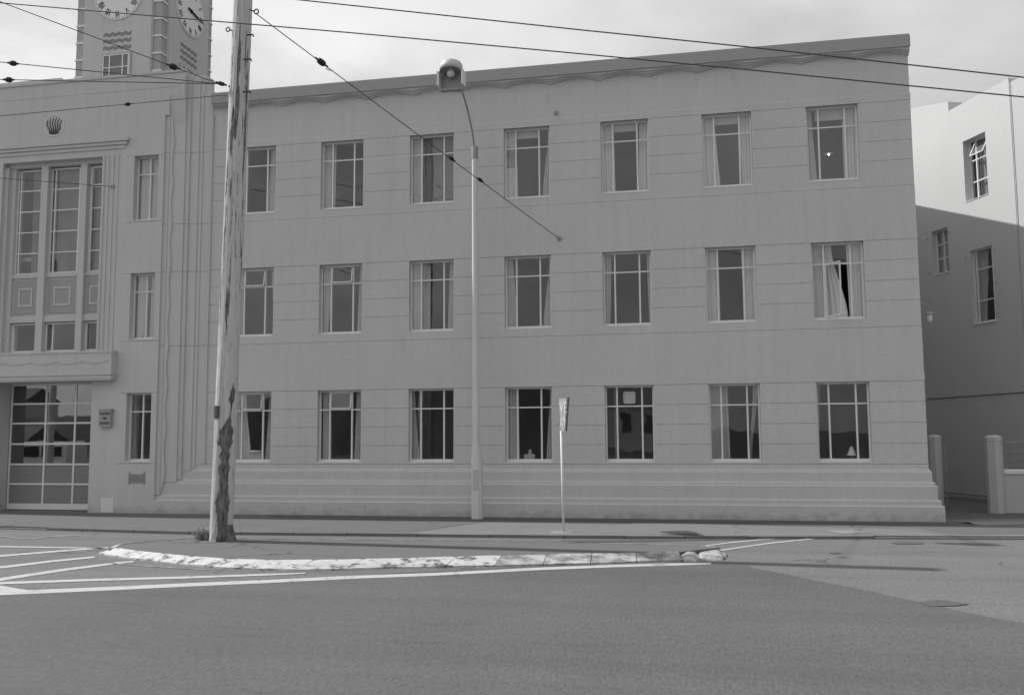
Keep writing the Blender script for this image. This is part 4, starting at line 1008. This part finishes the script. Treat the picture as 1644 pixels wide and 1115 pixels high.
# two facets folded about a vertical edge: the right one carries the ends of the words, the left one their beginnings
def facet(M, w0, w1, h0, h1, sgn):
    q = MB(M); q.prism([(0, 0, h0), (sgn*w0, 0, h0), (sgn*w1, 0, h1), (0, 0, h1)], [(0, .02, h0), (sgn*w0, .02, h0), (sgn*w1, .02, h1), (0, .02, h1)]); return q
zb_, zt_ = tp.z+.0, fp(902, 641, GB.y).z
F0 = fp(896, 645, GB.y+.03); 
Mr = Matrix.Translation((F0.x+.02, GB.y+.02, 0)) @ Matrix.Rotation(R(-44), 4, 'Z')
Ml = Matrix.Translation((F0.x+.02, GB.y+.02, 0)) @ Matrix.Rotation(R(-97), 4, 'Z')
pl = MB(Mr); W0, W1 = .22, .30
pl.prism([(.05, 0, zb_), (.05+.16, 0, zb_), (W1, 0, zt_), (.0, 0, zt_-.0)], [(.05, .02, zb_), (.05+.16, .02, zb_), (W1, .02, zt_), (.0, .02, zt_)])
plate = pl.build('sign_plate', M_signred, GW)
pl = MB(Ml); pl.prism([(-.16, 0, zb_), (-.05, 0, zb_), (0, 0, zt_), (-.30, 0, zt_)], [(-.16, .02, zb_), (-.05, .02, zb_), (0, .02, zt_), (-.30, .02, zt_)]); pl.build('sign_plate', M_signred, GW)
rim = MB(Mr); rim.prism([(.205, -.012, zb_), (.235, -.012, zb_), (W1+.03, -.012, zt_+.02), (W1-.005, -.012, zt_+.02)], [(.205, .04, zb_), (.235, .04, zb_), (W1+.03, .04, zt_+.02), (W1-.005, .04, zt_+.02)])
rim.build('sign_rim', mat('sign_rim_paint', .16, .6), GW)
text('VE', .34, Mr @ Matrix.Translation((.165, -.004, zt_-.22)) @ FRONT, M_ink, GW, sx=.72)
text('AY', .34, Mr @ Matrix.Translation((.150, -.004, zt_-.55)) @ FRONT, M_ink, GW, sx=.55)
text('GI', .26, Ml @ Matrix.Translation((-.13, -.004, zt_-.22)) @ FRONT, M_ink, GW, sx=.62)
text('W', .26, Ml @ Matrix.Translation((-.12, -.004, zt_-.55)) @ FRONT, M_ink, GW, sx=.55)

# ------------------------------------------------------------------ overhead wires
def wire(name, label, P, r=.011, sag=0.0, group=None, n=24):
    mb = MB(); P = [Vector(p) for p in P]; Q = []
    for a, b in zip(P, P[1:]):
        for k in range(n):
            t_ = k/n; Q.append(a.lerp(b, t_)-Vector((0, 0, sag*4*t_*(1-t_))))
    Q.append(P[-1]); mb.tube(Q, r, 6)
    return tag(mb.build(name, M_wire), label, 'wire', group)
def ext(p, q, k): return Vector(q)+(Vector(q)-Vector(p))*k
WY = -8.0
A = [fp(x, y, WY) for x, y in ((67,12),(360,37),(560,54),(900,85),(1200,113.5),(1636,156.6))]
wire('overhead_wire', 'lower of the two long dark wires crossing the whole picture in front of the pole', [ext(A[1], A[0], .9)]+A+[ext(A[-2], A[-1], .9)], .0115, group='long overhead wires', n=6)
A = [fp(x, y, WY-.1) for x, y in ((560,10),(935,50),(1200,77),(1636,125))]
wire('overhead_wire', 'upper of the two long dark wires, crossing only above the right part of the roof', [ext(A[1], A[0], 1.6)]+A+[ext(A[-2], A[-1], .9)], .0115, group='long overhead wires', n=6)
def insulator(p, d, name_label, r=.055, l=.15):
    d = Vector(d).normalized()
    o = MB().lathe([(.0, -l), (.02, -l), (.022, -l*.6), (r*.8, -l*.5), (r, -l*.2), (r, l*.2), (r*.8, l*.5), (.022, l*.6), (.02, l), (0, l)], p, 14, d).build('insulator', M_black, None, smooth=False)
    return tag(o, name_label, 'insulator', 'strain insulators in the span wires')
hk = pp(409, 21)+Vector((.03, 0, -.04)); ro = fp(898, 384.5, -.06)
wire('span_wire', 'taut span wire from the pole top down to a rosette on the long facade', [hk, ro], .010, .02)
def along(a, b, px):                                  # point of segment a-b seen at photo column px
    lo, hi = 0, 1
    for _ in range(40):
        mi = (lo+hi)/2; p = a.lerp(b, mi)-CAM; x = CX+FPX*p.dot(right)/p.dot(fwd)
        if (x < px) == (b.x > a.x): lo = mi
        else: hi = mi
    return a.lerp(b, lo)
for px, lab, s_ in ((516, 'black egg insulator high on the span wire against the sky right of the timber pole', 1.15), (725, 'black insulator on the span wire in front of an upper window', .75), (771, 'black insulator on the span wire just right of the street lamp', .75)):
    insulator(along(hk, ro, px), ro-hk, lab, .06*s_, .15*s_)
tl = MB(); p = along(hk, ro, 534); tl.tube([p, p+Vector((-.1, 0, .02)), p+Vector((-.16, 0, .07))], .01, 5); tag(tl.build('wire_tail', M_wire), 'short loose wire end curling under the span wire', 'wire')
ps = pp(367, 139.5)
knot = pp(356, 136.5)+Vector((0, -.02, 0))
insulator(knot, ps-knot, 'dark insulator where three wires meet at the left side of the timber pole', .045, .12)
LX = -12.0
for (x0, y0, x1, y1, ins, lab, lab2) in ((20, 12, 278, 107, 278, 'wire rising steeply left from the pole across the clock tower', 'black insulator on the steep wire in front of the clock tower'),
                              (8, 102, 200, 120, 21, 'upper of the two nearly level wires running left from the pole', 'pale edged insulator on the upper level wire at the left border'),
                              (8, 129.5, 200, 134, 14, 'lower of the two nearly level wires running left from the pole', 'square black insulator on the lower level wire at the left border')):
    a = knot+Vector((-.05, 0, 0)); b = fp(x0, y0, PB.y-1.2); c = ext(a, b, .6)
    # keep the wire straight in space: from the pole knot through the far point
    wire('span_wire', lab, [a, c], .009, .0)
    insulator(along(a, c, ins), c-a, lab2, .055 if ins != 278 else .065, .11 if ins != 278 else .14)
# wire from the wing parapet to the left
a = fp(364, 154, -.2); b = fp(8, 187, -3.2); c = ext(a, b, .5)
wire('span_wire', 'thin wire sloping down left from the wing parapet past the tower foot', [a, c], .009)
insulator(along(a, c, 205), c-a, 'black insulator on the thin wire above the flame emblem side of the parapet', .055, .10)
a = fp(181, 301, -.30); c = ext(a, fp(8, 288, -3.0), .6); wire('span_wire', 'short wire from a rosette beside the tall recess running left', [a, c], .008)


# ------------------------------------------------------------------ small things inside windows
def win_pt(r, c, fu, fz_): z0, z1 = ROWS[r]; return Vector((WX[c]-HW+2*HW*fu, .24, z0+.05+(z1-z0)*fz_))
p = win_pt(0, 6, .66, .0)
tl = thing('table_lamp', 'small table lamp with pale conical shade behind the rightmost ground floor window', 'lamp', p+Vector((0, .1, 0)))
MB().tube([p+Vector((0, .1, -.1)), p+Vector((0, .1, .16))], .012, 8).build('lamp_stem', M_galv, tl)
MB().lathe([(.11, .12), (.03, .34), (.02, .34), (.10, .12)], p+Vector((0, .1, 0)), 18).build('lamp_shade', M_curt[0], tl, smooth=True)
p = win_pt(0, 3, .48, 0)
tag(MB().box(p.x-.15, p.x+.13, p.y, p.y+.14, p.z-.05, p.z+.17).lathe([(.0, .30), (.03, .29), (.05, .24), (.04, .2), (.07, .17)], (p.x, p.y+.06, p.z), 12).build('cardboard_box', M_curt[2]), 'pale box with a round topped jar behind the window left of the give way sign', 'box')
p = win_pt(0, 0, .55, 0)
tag(MB().box(p.x-.2, p.x+.15, p.y, p.y+.1, p.z-.05, p.z+.26).lathe([(.2, .26), (.17, .29), (0, .3)], (p.x-.02, p.y+.05, p.z), 12).build('chair_back', M_curt[1]), 'pale chair back showing behind the ground floor window nearest the timber pole', 'chair')
p = Vector((WX[6]+.12, 1.6, 9.62))
pl = thing('ceiling_lamp', 'small lit bulb hanging under a shade inside the rightmost upper window', 'lamp', p)
MB().tube([p+Vector((0, 0, .05)), p+Vector((0, 0, 1.3))], .006, 5).build('flex', M_wire, pl)
MB().lathe([(.13, .0), (.05, .04), (.02, .06)], p, 18).build('lamp_shade', M_curt[3], pl)
ml = bpy.data.materials.new('lit_bulb'); ml.use_nodes = True; ml.node_tree.nodes['Principled BSDF'].inputs['Emission Color'].default_value = (1, 1, 1, 1); ml.node_tree.nodes['Principled BSDF'].inputs['Emission Strength'].default_value = 6
MB().lathe([(.0, .02), (.018, .0), (.024, -.025), (.0, -.05)], p, 12).build('bulb', ml, pl, smooth=True)

# ------------------------------------------------------------------ what stands across the street (seen in the glass)
hb = bmesh.new(); gx, gy = 560, 40; V = []
for i in range(gx+1):
    for j in range(gy+1):
        x = -420+700*i/gx; y = -70-220*j/gy; t_ = min(1, j/3); hh = 1.5+9*math.exp(-((x+36)/24)**2)+3.5*math.exp(-((x+95)/30)**2)+6*math.exp(-((x-90)/30)**2); h = hh*t_*(2-t_)*(1+.25*noise.noise(Vector((x*.05, y*.03, 0))))+1.3*noise.noise(Vector((x*.11, y*.08, 3)))+1.1*noise.noise(Vector((x*.45, y*.3, 9)))+.6*noise.noise(Vector((x*1.1, y*.7, 5)))
        V.append(hb.verts.new((x, y, RZ-.02 if j == 0 else max(.0, h))))
for i in range(gx):
    for j in range(gy): a = i*(gy+1)+j; hb.faces.new((V[a], V[a+gy+1], V[a+gy+2], V[a+1]))
me = bpy.data.meshes.new('hill'); hb.to_mesh(me); hb.free(); me.materials.append(M_hill)
for p_ in me.polygons: p_.use_smooth = True
o = bpy.data.objects.new('hill', me); C.objects.link(o); tag(o, 'scrubby hillside across the street mirrored in the glass', kind='structure')
def house(x, y, w_, d_, h, g, lab):
    t = thing('house', lab, 'house', (x, y, g), 'houses on the hillside across the street')
    MB().box(x-w_/2, x+w_/2, y-d_/2, y+d_/2, g-2, g+h).build('wall', M_house, t)
    MB().yz([(y-d_/2-.4, g+h), (y+d_/2+.4, g+h), (y, g+h+d_*.3)], x-w_/2-.3, x+w_/2+.3).build('roof', M_roof, t)
    for k in (-.28, .05, .3): MB().box(x+k*w_-.6, x+k*w_+.6, y+d_/2-.05, y+d_/2+.06, g+h*.35, g+h*.8).build('window', M_patch, t)
house(-86, -72, 7, 7, 3.4, 2.6, 'white gabled house mirrored at the top left of the station door')
house(-77, -70, 6, 6, 1.6, .4, 'white gabled house mirrored low in the middle of the station door')
house(-70, -88, 9, 7, 3.6, 3.2, 'white gabled house on the rise mirrored to the right in the station door')
house(-97, -92, 10, 7, 3.8, 3.5, 'white gabled house set back at the far left across the street')
house(28, -80, 13, 9, 4.5, 1.5, 'white gabled house across the street to the right')
house(-8, -76, 11, 8, 4, 1, 'white gabled house straight across the street')
# a pale van parked across the street, mirrored in the station door
VX, VY = -35.5, -20.5
vn = thing('parked_van', 'pale van parked across the street and mirrored low in the station door', 'van', (VX, VY, RZ))
prof = [(-2.2,.35),(-2.25,1.0),(-2.1,1.15),(-1.55,1.9),(-1.3,2.0),(2.05,2.0),(2.2,1.85),(2.25,.35)]
MB().prism([(VX+a, VY-.85, RZ+b) for a, b in prof], [(VX+a, VY+.85, RZ+b) for a, b in prof]).build('body', M_white, vn, bevel=.06)
for a, b in ((-1.45, -.75), (-.6, .5), (.65, 1.9)):
    MB().prism([(VX+a-(.3 if a < -1 else 0), VY+.852, RZ+1.2), (VX+b, VY+.852, RZ+1.2), (VX+b, VY+.852, RZ+1.75), (VX+a, VY+.852, RZ+1.75)], [(VX+a-(.3 if a < -1 else 0), VY+.87, RZ+1.2), (VX+b, VY+.87, RZ+1.2), (VX+b, VY+.87, RZ+1.75), (VX+a, VY+.87, RZ+1.75)]).build('window', M_black, vn)
for a in (-1.45, 1.4):
    for yy in (-.80, .80): MB().lathe([(0, -.1), (.3, -.1), (.32, -.05), (.32, .05), (.3, .1), (0, .1)], (VX+a, VY+yy, RZ+.32), 20, Vector((0, 1, 0))).build('wheel', M_black, vn)
timber_pole((-30, -14, RZ), (-29.8, -14, 10.5), .17, .13, 'timber pole across the street mirrored in the station door', feature=False)
